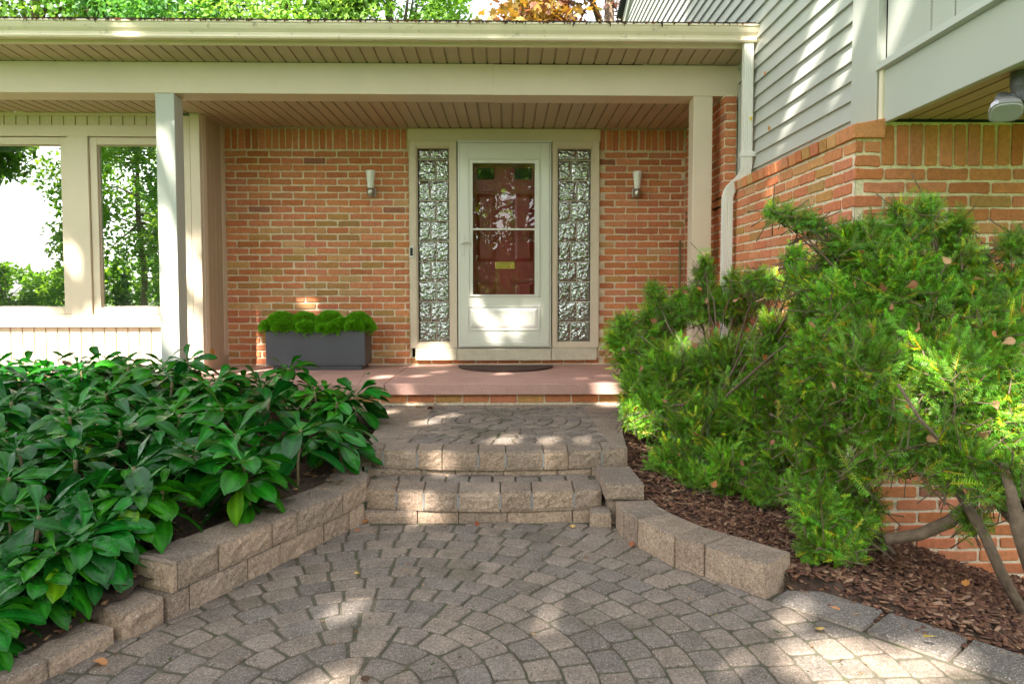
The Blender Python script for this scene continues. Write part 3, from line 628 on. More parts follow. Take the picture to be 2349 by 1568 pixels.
# ------------------------------------------------------------------ stone: rough blocks
STN = [(.37, .265, .19), (.345, .25, .183), (.395, .285, .205), (.33, .245, .185), (.365, .27, .2)]
def rblock(b, P00, P10, P11, P01, z0, z1, rough=.006, col=None, faces=(0,), n=7, m=4):
    """A block over a plan quad; listed sides (0: P00-P10, 1: P10-P11 ...) are split-faced, the top keeps a worn edge."""
    c = col or random.choice(STN); c = tuple(np.array(c) * random.uniform(.88, 1.1))
    P = [np.array(p, float) for p in (P00, P10, P11, P01)]; ctr = sum(P) / 4
    e = .006
    for s in range(4):
        a, d = P[s], P[(s + 1) % 4]; t = (d - a); L = np.linalg.norm(t); t = t / L; nrm = np.array([t[1], -t[0]])
        nn, mm = (max(3, int(L / .025)), m + 1) if s in faces else (1, 1); v = []; f = []
        for j in range(mm + 1):
            for i in range(nn + 1):
                edge = i in (0, nn) or j in (0, mm)
                o = 0 if s not in faces else (-.002 if edge else random.uniform(.0, rough * .85))
                p = a + t * L * i / nn + nrm * o; v.append((p[0], p[1], z0 + (z1 - e - z0) * j / mm))
        for j in range(mm):
            for i in range(nn): k = j * (nn + 1) + i; f.append((k, k + 1, k + nn + 2, k + nn + 1))
        b.add(v, f, c)
    T = [p + (ctr - p) / np.linalg.norm(ctr - p) * e * 1.3 for p in P]
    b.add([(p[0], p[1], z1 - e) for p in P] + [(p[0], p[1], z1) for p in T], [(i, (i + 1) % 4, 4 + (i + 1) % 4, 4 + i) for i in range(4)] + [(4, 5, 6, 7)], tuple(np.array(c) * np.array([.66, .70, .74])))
def row(b, pts, wid, z0, z1, lens, side=1, rough=.006, endface=True, gap=.004, wob=.003, cols=None):
    """Blocks of given lengths along a polyline; width to the left (+1) or right (-1) of the walking direction."""
    pts = [np.array(p, float) for p in pts]; seg = [np.linalg.norm(pts[i + 1] - pts[i]) for i in range(len(pts) - 1)]; tot = sum(seg)
    def at(s):
        s = min(max(s, 0), tot - 1e-6); i = 0
        while s > seg[i]: s -= seg[i]; i += 1
        d = (pts[i + 1] - pts[i]) / seg[i]; return pts[i] + d * s, d
    s = 0; cuts = [0]
    k = 0
    while s < tot - .03: s += lens[k % len(lens)]; cuts.append(min(s, tot)); k += 1
    for a, c in zip(cuts[:-1], cuts[1:]):
        if c - a < .03: continue
        p, d0 = at(a + gap / 2); q, d1 = at(c - gap / 2); dd = (q - p) / np.linalg.norm(q - p); nr = np.array([-dd[1], dd[0]]) * side; w = wid
        o = nr * random.uniform(-wob, wob); z = z1 + random.uniform(-.002, .002)
        A, Bq, Cq, D = p + o, q + o, q + nr * w + o, p + nr * w + o
        cc = random.choice(cols) if cols else None
        if side > 0: rblock(b, A, Bq, Cq, D, z0, z, rough, cc, faces=(0, 1, 3) if endface else (0,))
        else: rblock(b, Bq, A, D, Cq, z0, z, rough, cc, faces=(0, 1, 3) if endface else (0,))

# steps: lower step, its tread of small pavers, and the upper landing
st = thing("stone_steps", "two tan block steps climbing to the pink porch slab", "steps", (0, 4.2, 0))
LAND, TRD = .315, .172
def frontcurve(x, y0): return y0 + .16 * (x + .05) ** 2
def caps(joints, y0, dep, z0, z1, nm):
    b = B(); s = B()
    for a, c in zip(joints[:-1], joints[1:]):
        rblock(b, (a + .0018, frontcurve(a, y0)), (c - .0018, frontcurve(c, y0)), (c - .003 + (c - .0) * .02, frontcurve(c, y0) + dep), (a + .003 + a * .02, frontcurve(a, y0) + dep), z0, z1, .008, faces=(0,))
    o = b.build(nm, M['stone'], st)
    for a in joints[1:-1]:
        if random.random() < .8: B().box(a - .0042, a + .0042, frontcurve(a, y0) - .001, frontcurve(a, y0) + .01, z0 + .014, z1 - .016).build("joint_strip", M['strip'], o, bevel=.0015)
    return o
J2 = [-.772, -.605, -.455, -.271, -.046, .122, .347, .501]; J1 = [-.875, -.733, -.533, -.386, -.176, -.019, .199, .342, .543, .70]
caps(J2, 3.705, .19, .062, TRD, "lower_step"); caps(J1, 4.015, .20, .205, LAND, "upper_step")
b = B()
row(b, [(-.79, 3.745), (0, 3.725), (.45, 3.735)], .2, -.05, .060, [.3, .22, .26, .35], 1, .003, False); row(b, [(-.82, 4.075), (0, 4.04), (.70, 4.07)], .2, .1, .203, [.31, .2, .28], 1, .003, False)
rblock(b, (.425, 3.66), (.535, 3.64), (.55, 3.86), (.44, 3.86), -.05, .075, .002)
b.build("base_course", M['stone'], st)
def clip(poly, x0, x1, y0, y1):
    for ax, lim, sg in ((0, x0, 1), (0, x1, -1), (1, y0, 1), (1, y1, -1)):
        out = []
        for i in range(len(poly)):
            p, q = poly[i], poly[(i + 1) % len(poly)]; dp, dq = (p[ax] - lim) * sg, (q[ax] - lim) * sg
            if dp >= 0: out.append(p)
            if dp * dq < 0: t = dp / (dp - dq); out.append((p[0] + (q[0] - p[0]) * t, p[1] + (q[1] - p[1]) * t))
        poly = out
        if len(poly) < 3: return []
    return poly
PV = [(.195, .158, .130), (.182, .150, .126), (.205, .164, .132), (.172, .144, .122), (.215, .17, .135), (.164, .139, .12)]
def paver(b, poly, z, hgt=.010, col=None):
    if len(poly) < 3: return
    P = np.array(poly); c = P.mean(0); sz = np.sqrt(((P - c) ** 2).sum(1)).mean()
    if sz < .025: return
    q = []                                                      # round the corners
    n = len(P)
    for i in range(n):
        a, p, d = P[i - 1], P[i], P[(i + 1) % n]; la, ld = np.linalg.norm(a - p), np.linalg.norm(d - p); r = min(.014, la * .3, ld * .3) * random.uniform(.6, 1.3)
        if la < 1e-4 or ld < 1e-4: continue
        u, w = (a - p) / la, (d - p) / ld
        if np.dot(u, w) < -.92: q.append(p); continue
        q += [p + u * r, p + (u + w) * r * .3, p + w * r]
    q = np.array(q); n = len(q); k = col or random.choice(PV); k = tuple(np.array(k) * random.uniform(.86, 1.14)); dz = random.uniform(-.002, .002); tx, ty = random.uniform(-.02, .02), random.uniform(-.02, .02)
    def zz(p): return z + dz + (p[0] - c[0]) * tx + (p[1] - c[1]) * ty
    rings = [(0, -hgt), (.0, -.005), (.004, -.0012), (.010, 0)]; v = []
    for ins, h in rings: v += [(*(p + (c - p) / (np.linalg.norm(c - p) + 1e-6) * ins), zz(p) + h) for p in q]
    f = []
    for r in range(3): f += [(r * n + i, r * n + (i + 1) % n, (r + 1) * n + (i + 1) % n, (r + 1) * n + i) for i in range(n)]
    f.append(tuple(3 * n + i for i in range(n))); b.add(v, f, k)
def halfclip(poly):
    d = [1.05 + (2.755 - y) * .856 - .016 - x for x, y in poly]; out = []
    for i in range(len(poly)):
        p, q, dp, dq = poly[i], poly[(i + 1) % len(poly)], d[i], d[(i + 1) % len(poly)]
        if dp >= 0: out.append(p)
        if dp * dq < 0: t = dp / (dp - dq); out.append((p[0] + (q[0] - p[0]) * t, p[1] + (q[1] - p[1]) * t))
    return out
def rings(b, c, r0, dr, nr, z, rect, wid=.135, gap=.0062, keep=None, edge=False):
    for k in range(nr):
        ra, rb = r0 + k * dr, r0 + (k + 1) * dr; n = max(5, round(2 * math.pi * (ra + rb) / 2 / wid)); ph = random.random() * 6.28
        edges = ph + 2 * math.pi * (np.arange(n) + rng.uniform(-.13, .13, n)) / n; edges = np.append(edges, edges[0] + 2 * math.pi)
        for a0, a1 in zip(edges[:-1], edges[1:]):
            ga = gap / ((ra + rb) / 2) * random.uniform(.8, 1.5); ra2, rb2 = ra + gap / 2 * random.uniform(.7, 1.4), rb - gap / 2 * random.uniform(.7, 1.4); m = (a0 + a1) / 2
            pol = [(c[0] + r * math.cos(t), c[1] + r * math.sin(t)) for r, t in ((ra2, a0 + ga), (rb2, a0 + ga * .8), (rb2 + .0015, m), (rb2, a1 - ga * .8), (ra2, a1 - ga), (ra2 + .001, m))]
            if keep and not keep(c[0] + (ra + rb) / 2 * math.cos(m), c[1] + (ra + rb) / 2 * math.sin(m)): continue
            pol = clip(pol, *rect)
            if edge and pol and sum(p[1] for p in pol) / len(pol) < 2.85: pol = halfclip(pol)
            if pol: paver(b, pol, z)
# landing body and border
b = B(); body = [(-.80, 4.10), (.70, 4.11), (.72, 4.4), (.80, 4.95), (.95, 5.35), (1.0, 5.66), (-1.4, 5.66), (-1.25, 5.35), (-.95, 5.0), (-.88, 4.6), (-.84, 4.3)]
b.prism(body, .05, LAND - .009); b.prism([(-.78, 3.83), (.50, 3.83), (.52, 4.09), (-.80, 4.09)], .03, TRD - .012)
b.build("joint_bed", M['joint'], st)
b = B(); rings(b, (-.03, 5.02), .055, .098, 9, LAND, (-.60, .60, 4.225, 5.56), .125, .0065); b.build("landing_paving", M['paver'], st)
b = B()
def bord(a, c, d, e): rblock(b, a, c, d, e, LAND - .1, LAND + random.uniform(-.001, .001), .003, faces=())
L = [(-.86, 4.23), (-.88, 4.5), (-.90, 4.78), (-.97, 5.04), (-1.18, 5.32), (-1.38, 5.57)]; Li = [(-.63, 4.23), (-.592, 4.5), (-.58, 4.78), (-.59, 5.04), (-.595, 5.32), (-.597, 5.57)]
Rr = [(.71, 4.24), (.735, 4.5), (.78, 4.80), (.84, 5.08), (.92, 5.33), (.98, 5.57)]; Ri = [(.61, 4.24), (.59, 4.5), (.575, 4.80), (.585, 5.08), (.595, 5.33), (.597, 5.57)]
for i in range(5): bord(L[i], Li[i], (Li[i + 1][0], Li[i + 1][1] - .006), (L[i + 1][0], L[i + 1][1] - .006)); bord(Ri[i], Rr[i], (Rr[i + 1][0], Rr[i + 1][1] - .006), (Ri[i + 1][0], Ri[i + 1][1] - .006))
x = -1.38
while x < .97: w = random.uniform(.17, .26); bord((x + .003, 5.575), (min(x + w, .97), 5.575), (min(x + w, .97), 5.66), (x + .003, 5.66)); x += w
for i in range(6): pass
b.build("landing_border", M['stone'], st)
b = B(); x = -.755
while x < .49:
    w = random.uniform(.128, .15); x1 = min(x + w - .012, .495)
    if x1 - x > .05: paver(b, [(x, frontcurve(x, 3.905)), (x1, frontcurve(x1, 3.905)), (x1 * 1.0, 4.062), (x, 4.064)], TRD)
    x += w
b.build("tread_paving", M['paver'], st)

# low walls
rw = B(); row(rw, [tuple(onZ(px, py, 0)[:2]) for px, py in ((1411, 1208), (1428, 1232), (1456, 1250), (1507, 1281), (1550, 1299), (1594, 1314), (1651, 1334), (1757, 1371))], .198, -.04, .14, [.16, .14, .27, .155, .32], 1, .005)
rblock(rw, (.507, 3.655), (.708, 3.64), (.696, 4.02), (.495, 4.0), .1435, .228, .003, faces=(0, 1, 3))
rblock(rw, (.53, 3.70), (.70, 3.68), (.69, 4.0), (.51, 4.0), -.05, .142, .002)
setp(rw.build("block_wall", M['stone']), "single low row of tan blocks edging the mulch bed right of the steps", "garden wall")
lw = B(); row(lw, [(-.775, 3.745), (-1.03, 3.18), (-1.285, 2.625)], .20, -.04, .098, [.13, .2, .3, .2, .3], -1, .008, False); row(lw, [(-.765, 3.80), (-.765, 3.715), (-1.03, 3.165), (-1.272, 2.632)], .20, .1, .212, [.26, .33, .16, .3, .2, .3], -1, .009)
row(lw, [(-1.290, 2.620), (-1.365, 2.465)], .20, -.04, .10, [.3], -1, .012)
rblock(lw, (-.99, 4.2), (-.785, 3.93), (-.775, 3.805), (-1.0, 3.8), .1, .215, .004, faces=(1,))
setp(lw.build("block_wall", M['stone']), "two course tan block wall holding the leafy bed left of the steps", "garden wall")
lo = B(); row(lo, [(-1.385, 2.455), (-1.46, 2.25), (-1.60, 1.95), (-1.8, 1.7)], .2, -.05, .065, [.24, .3, .28], -1, .006)
setp(lo.build("edging_blocks", M['stone']), "lowest weathered blocks ending the left bed at the paving", "garden edging")
re = B(); row(re, [(1.05, 2.755), (1.28, 2.51), (1.42, 2.345), (1.60, 2.14), (1.85, 1.82)], .205, -.06, .011, [.36, .28, .27, .2, .3], 1, .001, gap=.014, cols=[(.245, .205, .17), (.225, .195, .165), (.255, .21, .175)])
setp(re.build("edging_blocks", M['stone']), "flush row of grey blocks between fan paving and mulch", "garden edging")

# patio
structure(B().prism([(-1.95, .2), (2.6, .2), (1.78, 1.95), (1.36, 2.55), (1.10, 2.85), (.78, 3.4), (.62, 3.78), (-1.0, 3.78), (-1.95, 2.2)], -.3, -.0065).build("patio_bed", M['joint']))
b = B(); FC = (-.494, 2.13)
def xin(y): return float(np.interp(y, [1.5, 1.82, 2.14, 2.345, 2.51, 2.755, 2.9], [2.1, 1.85, 1.60, 1.42, 1.28, 1.05, 1.0]))
def keep(x, y): return (y > 2.8 or x < xin(y) + .06) and (x + .6) * .41 - (y - 4.2) * -.91 < 99 and x > -1.75 and y < 3.74 and y > 1.2 and x < 1.36 + max(0, (2.45 - y)) * .75 and x < 1.02 + max(0, (3.75 - y)) * .5
rings(b, FC, .0, .111, 1, 0, (-2, 1.9, 1.2, 3.77), .13); rings(b, FC, .111, .1125, 24, 0, (-2, 1.9, 1.2, 3.77), .132, keep=keep, edge=True)
structure(b.build("patio_paving", M['paver']))

# beds
def bed(name, x0, x1, y0, y1, fn, nx, ny, inside, lo):
    b = B(); X = np.linspace(x0, x1, nx); Y = np.linspace(y0, y1, ny); idx = {}
    for j in range(ny):
        for i in range(nx): idx[i, j] = len(b.v); b.v.append((X[i], Y[j], float(fn(X[i], Y[j])) + random.uniform(-.008, .008))); b.c.append((.5, .5, .5))
    for j in range(ny - 1):
        for i in range(nx - 1):
            if inside((X[i] + X[i + 1]) / 2, (Y[j] + Y[j + 1]) / 2): b.f.append((idx[i, j], idx[i + 1, j], idx[i + 1, j + 1], idx[i, j + 1]))
    return structure(b.build(name, M['soil'], None, smooth=True))
def wallL(y): return np.interp(y, [1.6, 2.2, 2.45, 2.63, 3.75, 4.2, 4.8, 5.1, 5.66], [-2.05, -1.62, -1.5, -1.40, -.90, -.93, -.92, -1.05, -1.42])
def inL(x, y): return x < wallL(y) + .02
bed("flower_bed", -7, -.8, 1.4, 5.68, soilL, 125, 86, inL, 0)
def inR(x, y): return x > edgeR(y) - (.12 if y < 2.85 else .05) and x < (1.76 if y > 3.58 else 9)
bed("mulch_bed", .6, 4.2, 1.6, 5.68, soilR, 73, 82, inR, 0)
# bark chips: one uncountable cover
def chips(n, pts_fn, cols, L=(.010, .044)):
    P = pts_fn(n); n = len(P)
    tv = np.array([(-.5, -.2, 0), (.5, -.16, .02), (.52, .18, 0), (-.45, .22, .03), (-.5, -.2, -.12), (.5, -.16, -.1), (.52, .18, -.12), (-.45, .22, -.1)]); tf = np.array([(0, 1, 2, 3), (0, 4, 5, 1), (1, 5, 6, 2), (2, 6, 7, 3), (3, 7, 4, 0)]); tc = np.ones((8, 3))
    a = rnd(n, 0, 6.28); D = np.stack([np.cos(a), np.sin(a), rng.normal(0, .25, n)], 1); U = np.stack([rng.normal(0, .35, n), rng.normal(0, .35, n), np.ones(n)], 1)
    Rm = frames(D, U)[:, :, [1, 0, 2]]; Rm[:, :, 2] *= 1
    C = np.array(cols)[rng.integers(0, len(cols), n)] * rnd(n, .7, 1.3)[:, None]
    return scatter(tv, tf, tc, Rm, P, rnd(n, *L), C)
def ptsR(n):
    x = rnd(n * 3, .65, 3.3); y = rnd(n * 3, 1.9, 5.6); k = np.array([inR(a, c) for a, c in zip(x, y)]); x, y = x[k][:n], y[k][:n]; return np.stack([x, y, soilR(x, y) + rnd(len(x), .0, .022)], 1)
V, F, C = chips(22000, ptsR, [(.12, .058, .036), (.15, .076, .048), (.085, .043, .03), (.21, .115, .07), (.13, .06, .042), (.28, .17, .11), (.17, .08, .045)])
setp(quads("bark_mulch", V, F, C, M['chip']), "loose brown bark chips covering the right-hand bed", "mulch", kind="stuff")
def ptsL(n):
    x = rnd(n * 3, -4.5, -.85); y = rnd(n * 3, 1.7, 5.6); k = np.array([inL(a, c) for a, c in zip(x, y)]); x, y = x[k][:n], y[k][:n]; return np.stack([x, y, soilL(x, y) + rnd(len(x), .0, .02)], 1)
V, F, C = chips(5500, ptsL, [(.10, .05, .03), (.2, .11, .05), (.28, .17, .08), (.08, .045, .03), (.16, .075, .03)])
setp(quads("leaf_litter", V, F, C, M['chip']), "brown leaf litter under the broad-leaved plants", "leaf litter", kind="stuff")

def ptsP(n):
    x = rnd(n, -1.5, 1.6); y = rnd(n, 1.9, 3.7); k = (x < .98 + (3.7 - y) * .36) & (x > -.78 - (3.7 - y) * .45); a = np.stack([x[k], y[k], np.full(k.sum(), .002)], 1)
    x = rnd(n // 4, -.75, .55); b_ = np.stack([x, rnd(n // 4, 4.3, 5.6), np.full(n // 4, LAND + .002)], 1); return np.concatenate([a, b_])
V, F, C = chips(420, ptsP, [(.12, .07, .04), (.3, .2, .09), (.07, .06, .03), (.06, .1, .02), (.22, .1, .04)], L=(.005, .016))
setp(quads("leaf_crumbs", V, F, C, M['chip']), "tiny crumbs of bark and leaf scattered over the paving", "litter", kind="stuff")

# ------------------------------------------------------------------ broad-leaved plants
def leaf_mesh(L, W, droop, lift, nu=7):
    v = []; f = []; c = []
    prof = [0.09, .14, .36, .70, .96, 1.0, .70, .05]; ts = [0, .16, .27, .42, .58, .74, .89, 1.0]
    nU = len(ts)
    for i, t in enumerate(ts):
        w = W * .5 * prof[i]; y = L * t * (1 - .12 * droop * t); z = lift * L * t - droop * L * t * t
        for s, k in ((-1, 1), (-.5, .55), (0, 0), (.5, .55), (1, 1)):
            v.append((s * w, y, z + .22 * w * k + (.06 * W * math.sin(9 * t + 2 * s) if abs(s) == 1 else 0)))
            rib = abs(s) == 0; c.append((1.9, 1.7, 1.9) if rib and t < .9 else ((1.25, 1.2, 1.2) if abs(s) == 1 else (1, 1, 1)))
            if t < .2: c[-1] = (2.4, 1.7, 1.6)
    for i in range(nU - 1):
        for j in range(4): k = i * 5 + j; f.append((k, k + 1, k + 6, k + 5))
    return np.array(v), np.array(f), np.array(c)
def whorl(seed, nleaf, L0, col, stem):
    r = np.random.default_rng(seed); Vs, Fs, Cs, off = [], [], [], 0
    for tier, (n, el, k, zz) in enumerate(((nleaf, .30, 1.0, 0), (nleaf - 2, .05, 1.05, -.03), (4, .9, .62, .015), (6, -.1, .95, -.09))):
        for i in range(n):
            a = 2 * math.pi * (i + r.uniform(-.25, .25) + .5 * tier) / n; L = L0 * k * r.uniform(.8, 1.15); W = L * r.uniform(.33, .42)
            v, f, c = leaf_mesh(L, W, r.uniform(.3, .65), el + r.uniform(-.15, .2)); tw = r.uniform(-.45, .45)
            v = v @ np.array([[math.cos(tw), 0, -math.sin(tw)], [0, 1, 0], [math.sin(tw), 0, math.cos(tw)]]); v[:, 1] += .012
            ca, sa = math.cos(a), math.sin(a); v = np.c_[v[:, 0] * ca - v[:, 1] * sa, v[:, 0] * sa + v[:, 1] * ca, v[:, 2] + zz]
            g = np.array(col) * (np.array([5, 1.6, 1]) if r.uniform() < .035 else 1) * r.uniform(.7, 1.4) * np.array([r.uniform(.8, 1.3), 1, r.uniform(.8, 1.25)]); Vs.append(v); Fs.append(f + off); Cs.append(c * g); off += len(v)
    return np.concatenate(Vs), np.concatenate(Fs), np.concatenate(Cs)
PROTO = []
for s, (nl, L0, col) in enumerate(((8, .24, (.008, .098, .007)), (7, .26, (.007, .082, .010)), (9, .22, (.012, .118, .006)), (8, .20, (.018, .125, .005)), (6, .17, (.09, .27, .018)))):
    V, F, C = whorl(40 + s, nl, L0, col, .2)
    t = thing("leafy_plant", "", "plant"); fo = quads("foliage", V, F, C, M['leaf'], t, smooth=True)
    b = B(); b.tube([(0, 0, -.3), (.012, .006, -.15), (0, 0, .012)], [.008, .007, .009], 7); b.tube([(.01, .0, -.6), (0, 0, -.3)], .008, 6); b.build("stem", M['olive'], t, smooth=True)
    PROTO.append(t)
usedp = set()
def plant(i, loc, rz, tilt, sc, label, group):
    src = PROTO[i]
    if i not in usedp: usedp.add(i); o = src
    else:
        o = src.copy(); COL.objects.link(o)
        for ch in list(src.children):
            c = ch.copy(); COL.objects.link(c); c.parent = o
    o.location = loc; o.rotation_euler = (tilt[0], tilt[1], rz); o.scale = (sc,) * 3
    o["label"] = label; o["category"] = "plant"; o["group"] = group
GP = "broad-leaved plants filling the left bed"
centers = [(277, 990), (307, 1076), (212, 1150), (362, 1184), (239, 1233), (178, 1249), (207, 1336), (113, 1409), (446, 1039), (616, 926), (774, 997), (698, 1102), (79, 1315), (173, 1060), (509, 940), (294, 845), (102, 850), (26, 926), (600, 1060), (560, 1130), (470, 1210), (90, 1190), (20, 1100), (400, 940), (160, 960), (690, 990), (540, 1000), (340, 1270), (20, 1420), (395, 880), (190, 905), (620, 1135)]
special = {10: "broad-leaved plant spilling over the stones beside the upper step", 15: "tall broad-leaved plant standing in front of the left porch post base", 7: "foremost broad-leaved plant above the lowest weathered blocks", 9: "broad-leaved plant with upright leaves nearest the porch slab edge", 11: "broad-leaved plant draped over the block wall below the upper step"}
placed = []
def lim(y): return float(wallL(y)) - float(np.interp(y, [2.2, 2.6, 2.85, 3.3, 4.2], [.07, .17, .25, .11, .02]))
def high(x, y): return float(np.interp(y, [2.6, 3.6, 5.0], [0, .06, .14]) * np.interp(x, [-3, -1.6, -.9], [1.25, .9, .35]))
for i, (px, py) in enumerate(centers):
    h = .20 + .08 * ((i * 37) % 10) / 10; q = None
    if i in (10, 11): h = .16
    z = .45
    for _ in range(12): q = onZ(px, py, z); z = .6 * z + .4 * (float(soilL(q[0], q[1])) + h * float(np.interp(q[1], [2.2, 3.1], [.5, 1])) + high(q[0], q[1]))
    q = onZ(px, py, z); placed.append(q)
    if q[0] > lim(q[1]): q[0] = lim(q[1])
    plant(i % 4, tuple(q), rng.uniform(0, 6.28), (rng.uniform(-.1, .28), rng.uniform(-.2, .2)), rng.uniform(.92, 1.12) * float(np.interp(q[1], [2.2, 3.3], [.68, 1])), special.get(i, "dark green broad-leaved plant growing in the bed left of the steps"), GP)
extra = 0
for k in range(900):
    x, y = rng.uniform(-4.9, -.95), rng.uniform(1.9, 5.55)
    if x > lim(y) - .05 or y < 2.2 or x < -.72 * y - .55 or (y > 5.3 and x > -2.0): continue
    q = np.array([x, y, float(soilL(x, y)) + rng.uniform(.14, .26) * float(np.interp(y, [2.2, 3.1], [.5, 1])) + high(x, y)])
    if any(np.linalg.norm((q - p)[:2]) < float(np.interp(y, [2.2, 3.3], [.165, .215])) for p in placed): continue
    placed.append(q); far = y > 4.75
    plant(4 if (y > 4.9 and x < -3.0 and k % 2) else k % 4, tuple(q), rng.uniform(0, 6.28), (rng.uniform(-.1, .2), rng.uniform(-.2, .2)), rng.uniform(.85, 1.08) * float(np.interp(y, [2.2, 3.3], [.7, 1])),
          "pale yellow-green plant in the sun at the back of the bed below the windows" if (y > 4.9 and x < -3.0 and k % 2) else "dark green broad-leaved plant growing in the bed left of the steps", GP)
# ivy at the slab corner and weeds
def smallplant(name, label, cat, c, n, spread, size, col):
    t = thing(name, label, cat, c); tv, tf, tc = leaf_mesh(1, 1.0, .3, .25); d = rng.normal(size=(n, 3)); T = np.array(c) + d * spread; T[:, 2] = c[2] + np.abs(d[:, 2]) * spread[2]
    D = np.stack([rng.normal(size=n), rng.normal(size=n) - .5, rnd(n, -.2, .6)], 1); V, F, C = scatter(tv, tf, tc, frames(D, np.tile((0, .01, 1.), (n, 1)) + rng.normal(0, .2, (n, 3))), T, rnd(n, .7, 1.3) * size, rnd(n, .7, 1.3)[:, None] * np.array(col))
    quads("foliage", V, F, C, M['leaf'], t, smooth=True); b = B()
    for p in T: b.tube([(c[0] + (p[0] - c[0]) * .3, c[1] + (p[1] - c[1]) * .3, c[2] - .03), tuple(p)], .0018, 5)
    b.build("stem", M['olive'], t)
smallplant("ivy", "small round-leaved ivy at the left corner below the pink slab", "ivy", (-1.30, 5.2, .36), 34, (.14, .13, .07), .06, (.05, .17, .03))
smallplant("ivy", "dark ivy trailing at the slab edge behind the broad-leaved plants", "ivy", (-1.62, 5.25, .38), 36, (.16, .12, .06), .06, (.015, .06, .03))
smallplant("weed", "tiny bright weed at the right edge of the upper landing", "weed", (.86, 4.75, .30), 14, (.04, .1, .03), .035, (.07, .22, .02))

# ------------------------------------------------------------------ yews
def sprig(nn=11, L=.115, nl=.027, w=.0036):
    v, f, c = [], [], []
    def strip(p, d, e, l, ww, c0, c1):
        k = len(v); v.extend([p - e * ww * .5, p + e * ww * .5, p + d * l * .65 + e * ww * .45, p + d * l]); f.append((k, k + 1, k + 2, k + 3)); c.extend([c0, c0, c0, c1])
        k = len(v); v.extend([p - e * ww * .5, p + d * l * .65 + e * ww * .45, p + d * l, p + d * l * .65 - e * ww * .45]); f.append((k, k + 1, k + 2, k + 3)); c.extend([c0, c0, c1, c0])
    for i in range(nn):
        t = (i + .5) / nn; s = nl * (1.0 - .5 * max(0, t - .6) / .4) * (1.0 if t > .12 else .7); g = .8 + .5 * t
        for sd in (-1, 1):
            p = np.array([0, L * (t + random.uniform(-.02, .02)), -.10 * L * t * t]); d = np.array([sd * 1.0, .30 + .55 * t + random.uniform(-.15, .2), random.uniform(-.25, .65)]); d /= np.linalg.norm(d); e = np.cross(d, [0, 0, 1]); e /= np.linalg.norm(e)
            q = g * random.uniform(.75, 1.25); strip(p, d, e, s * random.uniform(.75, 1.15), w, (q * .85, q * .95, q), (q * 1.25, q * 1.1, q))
    strip(np.zeros(3), np.array([0, 1, -.1]), np.array([1, 0, 0]), L, .003, (2.2, .9, .8), (1.6, 1.1, .9)); strip(np.zeros(3), np.array([0, 1, -.1]), np.array([0, 0, 1.]), L, .003, (2.2, .9, .8), (1.6, 1.1, .9))
    return np.array(v), np.array(f), np.array(c)
SPR = [sprig(), sprig(9, .10, .028, .0038), sprig(12, .13, .025, .0034), sprig(10, .11, .027, .0038)]
DEADSPOTS = []
